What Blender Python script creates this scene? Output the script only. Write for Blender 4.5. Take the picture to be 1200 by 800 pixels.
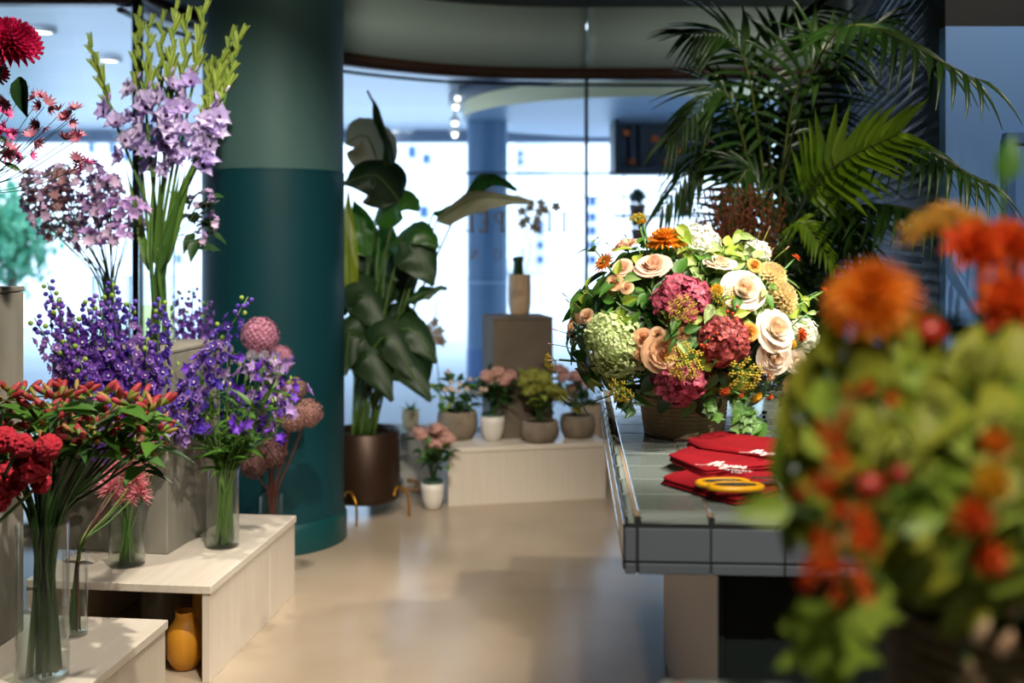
import bpy, math, random
from mathutils import Vector, Matrix, noise
V0 = Vector
for _o in list(bpy.data.objects): bpy.data.objects.remove(_o)
SC = bpy.context.scene
COL = SC.collection
# ------------------------------------------------------------------ camera
F, HC, HY = 1250.0, 1.5, 282.0          # focal length in pixels of the 1200x800 frame, eye height, horizon row
cam_d = bpy.data.cameras.new('camera'); cam = bpy.data.objects.new('camera', cam_d); COL.objects.link(cam)
cam.location = (0, 0, HC); cam.rotation_euler = (math.pi/2, 0, 0)
cam_d.sensor_width = 36; cam_d.lens = F*36/1200; cam_d.shift_y = -(400-HY)/1200
cam_d.clip_start = .05; cam_d.clip_end = 300
cam_d.dof.use_dof = True; cam_d.dof.focus_distance = 3.15; cam_d.dof.aperture_fstop = 1.8
SC.camera = cam
# ------------------------------------------------------------------ world, sun, exposure
SC.view_settings.view_transform = 'Standard'; SC.view_settings.look = 'None'
SC.view_settings.exposure = -.2; SC.view_settings.gamma = 1; SC.view_settings.use_curve_mapping = False
wd = bpy.data.worlds.new('daylight'); SC.world = wd; wd.use_nodes = True
bg = wd.node_tree.nodes['Background']; bg.inputs[0].default_value = (.6, .79, 1, 1); bg.inputs[1].default_value = 4.2
sun_d = bpy.data.lights.new('sun', 'SUN'); sun_d.energy = 2.5; sun_d.angle = .01; sun_d.color = (1, .96, .9)
sun = bpy.data.objects.new('sun', sun_d); COL.objects.link(sun); sun.rotation_euler = V0((.35, .75, -.56)).to_track_quat('-Z', 'Y').to_euler()
SC.cycles.transparent_max_bounces = 32; SC.cycles.max_bounces = 8
SC.cycles.diffuse_bounces = 3; SC.cycles.glossy_bounces = 3; SC.cycles.sample_clamp_indirect = 4
SC.cycles.caustics_reflective = False; SC.cycles.caustics_refractive = False
def spot(name, loc, to, power, size, blend=.5, col=(1, .9, .77), rad=.035):
    l = bpy.data.lights.new(name, 'SPOT'); l.energy = power; l.color = col
    l.spot_size = math.radians(size); l.spot_blend = blend; l.shadow_soft_size = rad
    o = bpy.data.objects.new(name, l); COL.objects.link(o); o.location = loc
    o.rotation_euler = (Vector(to)-Vector(loc)).to_track_quat('-Z', 'Y').to_euler(); return o
SPOTS = [  # ceiling spotlights of the shop, plus an added one for the blue wall
 ('bouquet', (1.15, 1.6, 3.15), (.55, 3.15, 1.15), 370, 42),
 ('bouquet side', (1.7, 2.1, 3.15), (.7, 3.0, 1.25), 480, 34),
 ('table front', (.75, .55, 3.15), (.3, 3.9, 0), 290, 62),
 ('left display', (-.35, 2.2, 3.15), (-1.4, 3.9, 1.15), 400, 74),
 ('left display low', (-.55, 3.9, 3.15), (-1.15, 3.95, .5), 200, 52),
 ('aisle', (-.15, 3.2, 3.15), (-.35, 5.0, 0), 60, 70),
 ('back bench', (.25, 4.1, 3.15), (.1, 6.15, .15), 95, 42),
 ('palm', (1.0, 3.7, 3.15), (1.3, 4.75, 1.95), 80, 45),
 ('fascia', (-.3, 6.6, 3.2), (-.15, 8.1, 2.95), 26, 120),
 ('fascia right', (2.0, 6.9, 3.2), (2.0, 8.1, 2.95), 26, 120),
 ('column', (-.7, 4.2, 3.2), (-1.2, 5.2, 2.3), 9, 80),
 ('blue wall', (2.1, 2.6, 3.2), (2.0, 4.1, 1.0), 85, 75),  # added, unseen lamp: brightens the wall where daylight would
 ('near bouquet', (.3, -.2, 3.15), (.55, 1.05, 1.3), 270, 50),
]
for n, a, b, p, s in SPOTS: spot('ceiling spot '+n, a, b, p, s)

# ------------------------------------------------------------------ helpers
def P(px, py, Y): return Vector(((px-600)*Y/F, Y, HC-(py-HY)*Y/F))
def G(px, py, z=0.):
    Y = F*(HC-z)/(py-HY); return Vector(((px-600)*Y/F, Y, z))
V = Vector
R = random.Random(7)
def U(a, b): return R.uniform(a, b)
WM = {}
def thing(name, label, cat, loc, group=None, kind=None):
    o = bpy.data.objects.new(name, None); COL.objects.link(o); o.location = loc
    o.empty_display_size = .05
    o['label'] = label; o['category'] = cat
    if group: o['group'] = group
    if kind: o['kind'] = kind
    WM[o.name] = Matrix.Translation(loc); return o
def part(name, me, parent, M=None, kind=None, label=None):
    o = bpy.data.objects.new(name, me); COL.objects.link(o)
    M = M or Matrix.Identity(4); WM[o.name] = M
    if parent is not None:
        o.parent = parent; o.matrix_basis = WM[parent.name].inverted() @ M
    else: o.matrix_basis = M
    if kind: o['kind'] = kind
    if label: o['label'] = label
    return o
def single(name, me, label, cat, M=None, group=None, kind=None):
    o = part(name, me, None, M, kind); o['label'] = label; o['category'] = cat
    if group: o['group'] = group
    return o
def struct(name, me, parent=None, M=None):
    o = part(name, me, parent, M)
    if parent is None: o['kind'] = 'structure'
    return o
class B:
    def __init__(s): s.v = []; s.f = []; s.m = []
    def add(s, vf, M=None, mi=0):
        vs, fs = vf; k = len(s.v)
        s.v.extend([M @ V(p) for p in vs] if M is not None else vs)
        s.f.extend([tuple(i+k for i in f) for f in fs]); s.m.extend([mi]*len(fs)); return s
    def mesh(s, name, mats, smooth=True):
        me = bpy.data.meshes.new(name); me.from_pydata([tuple(p) for p in s.v], [], s.f)
        for m in (mats if isinstance(mats, (list, tuple)) else [mats]): me.materials.append(m)
        me.polygons.foreach_set('material_index', s.m)
        if smooth: me.polygons.foreach_set('use_smooth', [True]*len(s.f))
        me.update(); return me
def T(x, y, z): return Matrix.Translation((x, y, z))
def RZ(a): return Matrix.Rotation(a, 4, 'Z')
def RX(a): return Matrix.Rotation(a, 4, 'X')
def RY(a): return Matrix.Rotation(a, 4, 'Y')
def S(x, y=None, z=None):
    if y is None: y = z = x
    return Matrix.Diagonal((x, y, z, 1))
def frame(p, d, roll=0., s=1.):           # local z along d
    d = V(d).normalized(); q = d.to_track_quat('Z', 'Y')
    return Matrix.Translation(p) @ q.to_matrix().to_4x4() @ RZ(roll) @ S(s)
def leaf_frame(p, d, up, s=1., w=None):   # local y along d, z near up
    y = V(d).normalized(); x = y.cross(V(up))
    if x.length < 1e-4: x = y.cross(V((.3, .9, .1)))
    x.normalize(); z = x.cross(y)
    M = Matrix((x, y, z)).transposed().to_4x4()
    return Matrix.Translation(p) @ M @ S(w or s, s, s)
def box(x0, x1, y0, y1, z0, z1, b=0.):
    if b <= 0:
        v = [(x, y, z) for x in (x0, x1) for y in (y0, y1) for z in (z0, z1)]
        return v, [(0, 1, 3, 2), (4, 6, 7, 5), (0, 4, 5, 1), (2, 3, 7, 6), (0, 2, 6, 4), (1, 5, 7, 3)]
    v = []; f = []; ix = {}
    for i, x in enumerate((x0, x1)):
        for j, y in enumerate((y0, y1)):
            for k, z in enumerate((z0, z1)):
                sx, sy, sz = (b if i == 0 else -b), (b if j == 0 else -b), (b if k == 0 else -b)
                for a, q in enumerate(((x, y+sy, z+sz), (x+sx, y, z+sz), (x+sx, y+sy, z))):
                    ix[i, j, k, a] = len(v); v.append(q)
    X = lambda i, j, k, a: ix[i, j, k, a]
    for i in (0, 1):
        f.append((X(i,0,0,0), X(i,1,0,0), X(i,1,1,0), X(i,0,1,0))); f.append((X(0,i,0,1), X(1,i,0,1), X(1,i,1,1), X(0,i,1,1)))
        f.append((X(0,0,i,2), X(1,0,i,2), X(1,1,i,2), X(0,1,i,2)))
    for i in (0, 1):
        for j in (0, 1):
            f.append((X(i,j,0,0), X(i,j,1,0), X(i,j,1,1), X(i,j,0,1)))
            f.append((X(i,0,j,0), X(i,1,j,0), X(i,1,j,2), X(i,0,j,2)))
            f.append((X(0,i,j,1), X(1,i,j,1), X(1,i,j,2), X(0,i,j,2)))
            for k in (0, 1): f.append((X(i,j,k,0), X(i,j,k,1), X(i,j,k,2)))
    return v, f
def lathe(prof, n=32, closed=False):
    v = []; f = []
    for (r, z) in prof:
        for i in range(n):
            a = 2*math.pi*i/n; v.append((r*math.cos(a), r*math.sin(a), z))
    k = len(prof)
    for j in range(k-1 if not closed else k):
        j2 = (j+1) % k
        for i in range(n):
            i2 = (i+1) % n; f.append((j*n+i, j*n+i2, j2*n+i2, j2*n+i))
    return v, f
def disc(r, z, n=32):
    return [(r*math.cos(2*math.pi*i/n), r*math.sin(2*math.pi*i/n), z) for i in range(n)], [tuple(range(n))]
def bez(p0, p1, p2, n):
    return [p0*(1-t)**2 + p1*2*t*(1-t) + p2*t*t for t in [i/n for i in range(n+1)]]
def spline(pts, n):      # catmull-rom
    pts = [V(p) for p in pts]; e = [pts[0]*2-pts[1]]+pts+[pts[-1]*2-pts[-2]]; out = []
    for i in range(1, len(e)-2):
        for k in range(n):
            t = k/n; a, b, c, d = e[i-1:i+3]
            out.append(.5*((2*b)+(c-a)*t+(2*a-5*b+4*c-d)*t*t+(3*b-a-3*c+d)*t**3))
    out.append(pts[-1]); return out
def tube(pts, r, n=6, r1=None, cap=True):
    v = []; f = []; m = len(pts); r1 = r if r1 is None else r1; up = V((.31, .17, .93))
    for j, p in enumerate(pts):
        d = (pts[min(j+1, m-1)]-pts[max(j-1, 0)]).normalized()
        x = d.cross(up)
        if x.length < .05: x = d.cross(V((1, 0, 0)))
        x.normalize(); y = d.cross(x); rr = r+(r1-r)*j/(m-1)
        if callable(r): rr = r(j/(m-1))
        for i in range(n):
            a = 2*math.pi*i/n; v.append(p+x*(rr*math.cos(a))+y*(rr*math.sin(a)))
    for j in range(m-1):
        for i in range(n):
            i2 = (i+1) % n; f.append((j*n+i, j*n+i2, (j+1)*n+i2, (j+1)*n+i))
    if cap: f.append(tuple(range(n-1, -1, -1))); f.append(tuple((m-1)*n+i for i in range(n)))
    return v, f
def ball(c=(0, 0, 0), r=1., n=8, m=5, sz=1.):
    v = [(c[0], c[1], c[2]-r*sz)]; f = []
    for j in range(1, m):
        t = math.pi*j/m
        for i in range(n):
            a = 2*math.pi*i/n
            v.append((c[0]+r*math.sin(t)*math.cos(a), c[1]+r*math.sin(t)*math.sin(a), c[2]-r*sz*math.cos(t)))
    v.append((c[0], c[1], c[2]+r*sz)); e = len(v)-1
    for i in range(n):
        i2 = (i+1) % n; f.append((0, 1+i2, 1+i)); f.append((e, e-n+i, e-n+i2))
        for j in range(m-2): f.append((1+j*n+i, 1+j*n+i2, 1+(j+1)*n+i2, 1+(j+1)*n+i))
    return v, f
def petal(L=1., W=.4, cup=.1, curl=0., a=.8, nu=4, nv=2, tip=.0, fold=0., wave=0.):
    """a petal or leaf: base at origin, along +y, facing +z"""
    v = []; f = []; k = 2*nv+1 if nv > 0 else 2
    for i in range(nu+1):
        t = i/nu; w = W*max(math.sin(math.pi*min(1, t**a*(1-tip)+.02)), .03)**.8
        for j in range(-nv, nv+1):
            s = j/nv; z = cup*s*s*W + curl*t*t*L + fold*abs(s)*w
            if wave: z += wave*math.sin(t*9+s*2.)*abs(s)
            v.append((s*w, L*t*(1-.15*abs(curl)*t), z))
    for i in range(nu):
        for j in range(k-1): f.append((i*k+j, i*k+j+1, (i+1)*k+j+1, (i+1)*k+j))
    return v, f
def fib(n, lo=-1., hi=1.):
    g = math.pi*(3-5**.5); out = []
    for i in range(n):
        z = hi-(hi-lo)*(i+.5)/n; r = max(0, 1-z*z)**.5; out.append(V((r*math.cos(g*i), r*math.sin(g*i), z)))
    return out
# ------------------------------------------------------------------ materials
MATS = {}
def srgb(h):
    if isinstance(h, str):
        c = [int(h[i:i+2], 16)/255 for i in (0, 2, 4)]
    else: c = [x/255 for x in h]
    return tuple(x/12.92 if x <= .04045 else ((x+.055)/1.055)**2.4 for x in c)+(1,)
def mat(name, c1, c2=None, rough=.55, vary=None, scale=6., transl=0., metal=0., bump=0., bscale=60., spec=.5, emit=0., coat=0., stretch=None):
    if name in MATS: return MATS[name]
    m = bpy.data.materials.new(name); m.use_nodes = True; nt = m.node_tree; N = nt.nodes; Lk = nt.links
    p = N['Principled BSDF']; out = N['Material Output']
    p.inputs['Roughness'].default_value = rough; p.inputs['Metallic'].default_value = metal
    p.inputs['Specular IOR Level'].default_value = spec; p.inputs['Coat Weight'].default_value = coat
    col = None; A = srgb(c1)
    p.inputs['Base Color'].default_value = A
    tc = None
    def coord():
        t = N.new('ShaderNodeTexCoord'); o = t.outputs['Object']
        if stretch:
            mp = N.new('ShaderNodeMapping'); mp.inputs['Scale'].default_value = stretch; Lk.new(o, mp.inputs['Vector']); o = mp.outputs[0]
        return o
    if c2:
        mx = N.new('ShaderNodeMix'); mx.data_type = 'RGBA'; mx.inputs[6].default_value = A; mx.inputs[7].default_value = srgb(c2)
        if vary == 'island': f = N.new('ShaderNodeNewGeometry').outputs['Random Per Island']
        elif vary == 'object': f = N.new('ShaderNodeObjectInfo').outputs['Random']
        else:
            n = N.new('ShaderNodeTexNoise'); n.inputs['Scale'].default_value = scale; n.inputs['Detail'].default_value = 5
            Lk.new(coord(), n.inputs['Vector'])
            r = N.new('ShaderNodeMapRange'); r.inputs[1].default_value = .32; r.inputs[2].default_value = .68; Lk.new(n.outputs[0], r.inputs[0]); f = r.outputs[0]
        Lk.new(f, mx.inputs[0]); col = mx.outputs[2]; Lk.new(col, p.inputs['Base Color'])
    if bump:
        n = N.new('ShaderNodeTexNoise'); n.inputs['Scale'].default_value = bscale; n.inputs['Detail'].default_value = 4; Lk.new(coord(), n.inputs['Vector'])
        b = N.new('ShaderNodeBump'); b.inputs['Strength'].default_value = bump; b.inputs['Distance'].default_value = .01
        Lk.new(n.outputs[0], b.inputs['Height']); Lk.new(b.outputs[0], p.inputs['Normal'])
    if emit:
        p.inputs['Emission Color'].default_value = A; p.inputs['Emission Strength'].default_value = emit
    if transl:
        t = N.new('ShaderNodeBsdfTranslucent'); t.inputs[0].default_value = A
        if col: Lk.new(col, t.inputs[0])
        ms = N.new('ShaderNodeMixShader'); ms.inputs[0].default_value = transl
        Lk.new(p.outputs[0], ms.inputs[1]); Lk.new(t.outputs[0], ms.inputs[2]); Lk.new(ms.outputs[0], out.inputs[0])
    MATS[name] = m; return m
def glass_mat(name, tint=(1, 1, 1), f0=.04, rough=.0, power=5., extra=.9):
    m = bpy.data.materials.new(name); m.use_nodes = True; nt = m.node_tree; N = nt.nodes; Lk = nt.links
    N.remove(N['Principled BSDF']); out = N['Material Output']
    tr = N.new('ShaderNodeBsdfTransparent'); tr.inputs[0].default_value = (*tint, 1)
    gl = N.new('ShaderNodeBsdfGlossy'); gl.inputs['Roughness'].default_value = rough
    lw = N.new('ShaderNodeLayerWeight'); lw.inputs[0].default_value = .5
    pw = N.new('ShaderNodeMath'); pw.operation = 'POWER'; pw.inputs[1].default_value = 3.; Lk.new(lw.outputs['Facing'], pw.inputs[0])
    mu = N.new('ShaderNodeMath'); mu.operation = 'MULTIPLY_ADD'; mu.inputs[1].default_value = .75*extra; mu.inputs[2].default_value = f0*extra; Lk.new(pw.outputs[0], mu.inputs[0])
    ms = N.new('ShaderNodeMixShader'); Lk.new(mu.outputs[0], ms.inputs[0]); Lk.new(tr.outputs[0], ms.inputs[1]); Lk.new(gl.outputs[0], ms.inputs[2])
    Lk.new(ms.outputs[0], out.inputs[0]); return m
GLASS = glass_mat('vase glass', (.975, .99, .985), .025); WATER = glass_mat('vase water', (.93, .97, .91), .01, extra=.4); WATERY = glass_mat('cloudy vase water', (.9, .9, .6), .01, extra=.4)
PANE = glass_mat('window pane', (.93, .97, 1.), extra=.7)
LEAF = mat('leaf green', '3f6b26', '5f8f35', vary='object', transl=.3, rough=.45)
LEAFD = mat('leaf dark green', '1f3d1c', '35572a', vary='object', transl=.22, rough=.4)
LEAFL = mat('leaf lime green', '7f9c2f', 'a9b948', vary='object', transl=.35, rough=.5)
STEM = mat('stem green', '3d6424', '5d8232', vary='object', rough=.5)
STEMD = mat('stem dark green', '25451d', '3b5c27', vary='object', rough=.5)
# ------------------------------------------------------------------ floor: poured slabs with open joints
FLM = mat('polished concrete floor', 'a99a86', '9f8f7a', rough=.22, scale=2.2, bump=.05, bscale=25., spec=.5)
TH = .056
TU = V((math.cos(TH), -math.sin(TH), 0)); TV = V((math.sin(TH), math.cos(TH), 0))
struct('floor', B().add(box(-5, 5, -3.2, 8.6, -.12, 0)).mesh('floor', FLM, False))
# ------------------------------------------------------------------ room shell
DARK = mat('dark teal wall paint', '1c2c30', rough=.6)
CEIL = mat('dark grey ceiling', '3a4242', rough=.8)
struct('ceiling', B().add(box(-5, 5, -3.2, 8.6, 3.25, 3.35)).mesh('ceiling', CEIL, False))
struct('wall_back', B().add(box(-5, 5, -3.3, -3.2, 0, 3.25)).mesh('wall behind', mat('warm grey wall', '6a665e', rough=.8), False))
struct('wall_left', B().add(box(-3.3, -3.2, -3.2, 5.42, 0, 3.25)).mesh('wall left', mat('grey green wall', '4a5752', rough=.8), False))
# curved facade, followed in plan from the straight side pane to the straight back
ARC = [V((-1.93, 5.42, 0)), V((-1.905, 5.75, 0)), V((-1.80, 6.12, 0)), V((-1.56, 6.75, 0)), V((-1.166, 7.32, 0)), V((-.62, 7.74, 0)), V((-.19, 7.92, 0)), V((.2, 7.985, 0)), V((.557, 8.0, 0)), V((1.2, 8.0, 0)), V((2.45, 8.0, 0))]
ARCF = spline(ARC, 6)
def sheet(path, z0, z1, off=0., th=.0):
    """a wall strip of thickness th along a plan path"""
    v = []; f = []; n = len(path)
    for i, p in enumerate(path):
        d = (path[min(i+1, n-1)]-path[max(i-1, 0)]).normalized(); nn = V((d.y, -d.x, 0))
        a = p+nn*off; b = p+nn*(off-th)
        v += [(a.x, a.y, z0), (a.x, a.y, z1), (b.x, b.y, z1), (b.x, b.y, z0)]
    for i in range(n-1):
        for k in range(4): f.append((i*4+k, i*4+(k+1) % 4, (i+1)*4+(k+1) % 4, (i+1)*4+k))
    f += [(3, 2, 1, 0), tuple((n-1)*4+k for k in range(4))]
    return v, f
FASC = mat('grey green fascia panel', '8a9c96', '84968f', rough=.5, scale=1.)
BRONZE = mat('dark bronze window frame', '3a261c', rough=.35, metal=.3)
BLACKM = mat('black window mullion', '0c1116', rough=.4)
SIDE = [V((-3.2, 5.42, 0)), V((-2.5, 5.42, 0)), V((-1.93, 5.42, 0))]
i687 = min(range(len(ARCF)), key=lambda i: abs(ARCF[i].x-.557))
wf = struct('wall_fascia', B().add(sheet(SIDE, 2.79, 3.25, 0, .08)).mesh('fascia side', FASC, False))
part('fascia_panel', B().add(sheet(ARCF[:i687+1], 2.79, 3.25, 0, .08)).mesh('fascia curved', FASC), wf)
pr = [p.copy() for p in ARCF[i687:]]; pr[0] = pr[0]+V((.014, 0, 0))
part('fascia_panel', B().add(sheet(pr, 2.79, 3.25, 0, .08)).mesh('fascia straight', FASC), wf)
tr = struct('trim_1', B().add(sheet(ARCF, 2.71, 2.79, .035, .14)).mesh('window head', BRONZE))
struct('trim_2', B().add(sheet(SIDE, 2.71, 2.79, .035, .14)).mesh('side window head', BRONZE))
struct('trim_3', B().add(sheet(ARCF, 2.665, 2.685, -.05, .03)).mesh('outer head rail', BLACKM))
def window(name, path, mull):
    w = struct(name, B().add(sheet(path, 0, .06, .03, .09)).mesh(name+' sill', BLACKM))
    part('pane', B().add(sheet(path, .06, 2.71, 0, .006)).mesh(name+' pane', PANE), w)
    for p, r in mull:
        part('mullion', B().add(box(p.x-r, p.x+r, p.y-.03, p.y+.03, .06, 2.71)).mesh('mullion', BLACKM, False), w)
    return w
window('window_1', SIDE, [(V((-1.905, 5.43, 0)), .018)])
window('window_2', ARCF, [(V((.557, 8.0, 0)), .012)])
struct('wall_pier', B().add(box(1.98, 2.45, 7.9, 7.97, 0, 2.71)).mesh('window pier', DARK, False))
# right hand wall with a slatted blind, and the blue wall beside it
RA, RB = V((1.62, 4.05, 0)), V((2.45, 8.0, 0))
struct('wall_right', B().add(sheet([RB, RA], 0, 3.25, 0, .1)).mesh('right wall', DARK, False))
bl = thing('window_blind', 'dark horizontal slat blind on the side wall behind the palm', 'blind', (RA+RB)/2+V((0, 0, 2.7)))
SLAT = mat('blue grey blind slat', '8796b4', rough=.35, spec=.5)
dr = (RB-RA).normalized(); nr = V((-dr.y, dr.x, 0))
ln = (RB-RA).length-.1
sm = B().add(box(-ln/2, ln/2, -.002, .002, -.016, .016)).mesh('slat', SLAT, False)
Mw = Matrix((V((dr.x, dr.y, 0)), nr, V((0, 0, 1)))).transposed().to_4x4()
for i in range(48):
    part('slat', sm, bl, Matrix.Translation((RA+RB)/2+nr*.04+V((0, 0, .5+i*.046))) @ Mw @ RX(.6))
part('head_rail', B().add(box(-ln/2, ln/2, -.03, .03, 0, .05)).mesh('blind head rail', BLACKM, False), bl, Matrix.Translation((RA+RB)/2+nr*.05+V((0, 0, 2.7))) @ Mw)
DAYBLUE = mat('wall with blue daylight in its colour', '6f9fe0', rough=.5)  # blue daylight is put into the wall and door colour
wb = struct('wall_blue', B().add(box(1.618, 3.3, 3.98, 4.04, 0, 2.3)).mesh('blue wall', DAYBLUE, False))
part('shaded_top', B().add(box(1.616, 3.3, 3.978, 4.04, 2.301, 3.25)).mesh('shaded upper wall', mat('near black wall top shade', '0e1519', rough=.7), False), wb)  # shadow at the wall top, painted as a near-black panel
dp = struct('door_1', B().add(box(1.86, 2.6, 3.95, 3.975, .02, 1.86, .006)).mesh('door panel', DAYBLUE, False))
for (a, b, c, d) in ((1.83, 1.86, 0, 1.9), (1.86, 2.6, 1.86, 1.9)):
    part('door_frame', B().add(box(a, b, 3.94, 3.979, c, d)).mesh('door frame', mat('blue door frame', '4f77b0'), False), dp)
struct('wall_right_near', B().add(box(3.3, 3.4, -3.2, 4.15, 0, 3.25)).mesh('near right wall', mat('warm grey wall', '6a665e'), False))
# ------------------------------------------------------------------ column inside the shop
CX, CY, CR = -1.205, 5.40, .352
cl = struct('column', B().add(lathe([(CR, .14), (CR, 1.84)], 64)).mesh('column lower', mat('dark teal column paint', '0d4048', '0b3940', rough=.5, scale=1.5, spec=.25)), None, T(CX, CY, 0))
part('column_upper', B().add(lathe([(CR-.004, 1.84), (CR-.004, 3.25)], 64)).mesh('column upper', mat('grey teal column paint', '4a6a66', '446462', rough=.55, scale=1.5, spec=.25)), cl, T(CX, CY, 0))
part('column_ring', B().add(lathe([(CR+.001, 1.835), (CR+.003, 1.84), (CR-.004, 1.846)], 64)).mesh('column ring', mat('dark teal column paint', '0f4a50')), cl, T(CX, CY, 0))
part('column_skirting', B().add(lathe([(CR+.014, 0), (CR+.014, .12), (CR+.006, .135), (CR, .142)], 64)).mesh('column skirting', mat('dark teal skirting', '0d4143', rough=.35)), cl, T(CX, CY, 0))
# ------------------------------------------------------------------ outside: arcade, street, buildings
PAVE = mat('pale stone pavement', 'd9dde2', 'c9ced6', rough=.6, scale=.6)
struct('pavement', B().add(box(-60, 60, 8.6, 90, -.14, -.02)).add(box(-60, -3.35, 5.5, 8.6, -.14, -.02)).mesh('pavement', PAVE, False))
AC = mat('pale arcade ceiling', 'd3dae2', 'c6d0dc', rough=.3, scale=.8, stretch=(.3, 4, 1))
struct('arcade_ceiling', B().add(box(-30, 30, 8.6, 14.8, 3.0, 3.2)).add(box(-30, -3.35, 5.5, 8.6, 3.0, 3.2)).add(box(-3.35, -1.2, 6.9, 8.6, 3.0, 3.2)).add(box(-3.35, -2.05, 5.5, 6.9, 3.0, 3.2)).mesh('arcade ceiling', AC, False))
struct('arcade_beam', B().add(box(-30, 30, 14.5, 14.8, 2.85, 3.0)).mesh('arcade beam', mat('blue grey beam', '6d7c92'), False))
LAMP = mat('downlight glow', 'fff3dc', emit=5.)
RIMM = mat('white downlight rim', 'e8ebee')
def downlight(px, py, Z, label):
    Y = F*(Z-HC)/(HY-py); p = P(px, py, Y); p.z = Z
    t = thing('downlight', label, 'lamp', p, 'downlights outside the window')
    part('rim', B().add(lathe([(.10, -.0), (.10, -.03), (.075, -.03), (.075, 0)], 20)).mesh('downlight rim', RIMM), t, Matrix.Translation(p))
    part('lens', B().add(disc(.074, -.02, 20)).mesh('downlight lens', LAMP, False), t, Matrix.Translation(p))
downlight(49, 34, 3.0, 'round ceiling downlight outside the left window, above the pink dahlia')
downlight(128, 68, 3.0, 'ceiling downlight outside the left window, beside the gladiolus tips')
downlight(463, 152, 3.0, 'downlight under the arcade beyond the big potted plant')
downlight(478, 153, 3.0, 'downlight at the arcade edge, second from the potted plant')
downlight(620, 154, 3.0, 'downlight just past the blue arcade column')
# round drum standing in for the mirrored shop ceiling, and the arcade column
DX, DY, DR = 1.3, 10.8, 1.8
rc = thing('mirrored_ceiling', 'round cream-banded drum standing in for the shop ceiling mirrored in the window', 'reflection', (DX, DY, 2.7))
part('fascia_band', B().add(lathe([(DR, 2.72), (DR, 2.87)], 72)).mesh('mirrored ceiling band', mat('cream mirrored ceiling band', 'efe6b8', rough=.5)), rc, T(DX, DY, 0))
part('soffit', B().add(disc(DR-.002, 2.722, 72)).mesh('mirrored ceiling soffit', mat('blue grey mirrored ceiling soffit', '8fa9c4', rough=.4), False), rc, T(DX, DY, 0))
part('upper_rim', B().add(lathe([(DR, 2.87), (DR+.14, 2.87), (DR+.14, 2.95), (DR, 2.95)], 72)).mesh('mirrored ceiling rim', mat('dark blue mirrored ceiling rim', '2a3850', rough=.4)), rc, T(DX, DY, 0))
for k, (px, py) in enumerate(((536, 116), (534, 126), (533, 145), (533, 158))):
    p = P(px, py, 9.9); s = ('topmost', 'second', 'third', 'lowest')[k]
    t = thing('arcade_lamp', 'small bright lamp by the cream band edge, %s of four' % s, 'lamp', p, 'lamps beside the canopy')
    part('lens', B().add(ball((0, 0, 0), .028, 12, 8)).mesh('lamp lens', LAMP), t, Matrix.Translation(p))
    part('mount', B().add(lathe([(.05, .02), (.05, .05), (.02, .06), (.012, .16)], 12)).mesh('lamp mount', RIMM), t, Matrix.Translation(p))
c2 = P(571, 300, 11.0); c2.z = 0
ac = thing('arcade_column', 'round daylight-blue column standing outside beyond the window', 'column', c2)
AB = mat('arcade column daylight blue', '5a7da0', rough=.45)  # sky-blue daylight put into the colour of a dark teal column
part('shaft', B().add(lathe([(.207, .4), (.207, 2.72)], 40)).mesh('arcade column shaft', AB), ac, Matrix.Translation(c2))
part('base', B().add(lathe([(.213, 0), (.213, .38), (.207, .4)], 40)).mesh('arcade column base', mat('column base daylight blue', '3c639a', rough=.45)), ac, Matrix.Translation(c2))
part('band', B().add(lathe([(.207, 1.06), (.212, 1.075), (.207, 1.09)], 40)).mesh('arcade column band', mat('pale column band', '8aa4c4')), ac, Matrix.Translation(c2))
# glazed outer screen with a dark box standing in for the mirrored shop
scr = thing('glazed_screen', 'thin dark-framed glazed screen beyond the shop window', 'screen', P(720, 300, 10.6))
def bar(px0, py0, px1, py1, Y, w, name, par, m=BLACKM):
    a, b = P(px0, py0, Y), P(px1, py1, Y)
    part(name, B().add(box(min(a.x, b.x)-w, max(a.x, b.x)+w, Y-.02, Y+.02, min(a.z, b.z)-w, max(a.z, b.z)+w)).mesh(name, m, False), par)
SCR = mat('blue grey screen frame', '3a4a5c', rough=.5)
bar(545, 203, 900, 203, 10.6, .011, 'rail', scr); bar(640, 231, 900, 231, 10.6, .006, 'rail', scr, SCR); bar(720, 252, 900, 252, 10.6, .006, 'rail', scr, SCR)
for y in (252, 281):
    a_, b_ = P(722, y, 10.6), P(830, y, 10.6); part('shelf', B().add(box(a_.x, b_.x, 10.62, 11.1, a_.z-.012, a_.z+.004)).mesh('screen shelf', SCR, False), scr)
for x in (731, 774, 818): bar(x, 206, x, 455, 10.6, .006, 'upright', scr, SCR)
bx = thing('shop_reflection_box', 'dark box with orange flowers standing in for the shop mirrored in the window', 'cabinet', P(790, 205, 10.7))  # window reflection of the shop, built as a solid box outside
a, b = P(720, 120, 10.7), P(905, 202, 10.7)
DB = mat('dark navy shop reflection', '16222e', rough=.5)
part('back_panel', B().add(box(a.x, b.x, 11.2, 11.25, b.z, a.z)).mesh('reflection back', DB, False), bx)
for x in (a.x, b.x-.05): part('side_panel', B().add(box(x, x+.05, 10.7, 11.2, b.z, a.z)).mesh('reflection side', DB, False), bx)
part('shelf', B().add(box(a.x+.05, b.x-.05, 10.7, 11.2, b.z, b.z+.05)).mesh('reflection shelf', DB, False), bx)
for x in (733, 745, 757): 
    q = P(x, 160, 10.9); part('back_slat', B().add(box(q.x-.03, q.x+.03, 11.15, 11.2, b.z+.06, a.z)).mesh('reflection slat', mat('slate shop reflection slat', '233240'), False), bx)
OB = mat('mirrored orange bloom', 'd9762a', 'b8532a', vary='object')  # reflected flowers, built as solid blooms
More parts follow.
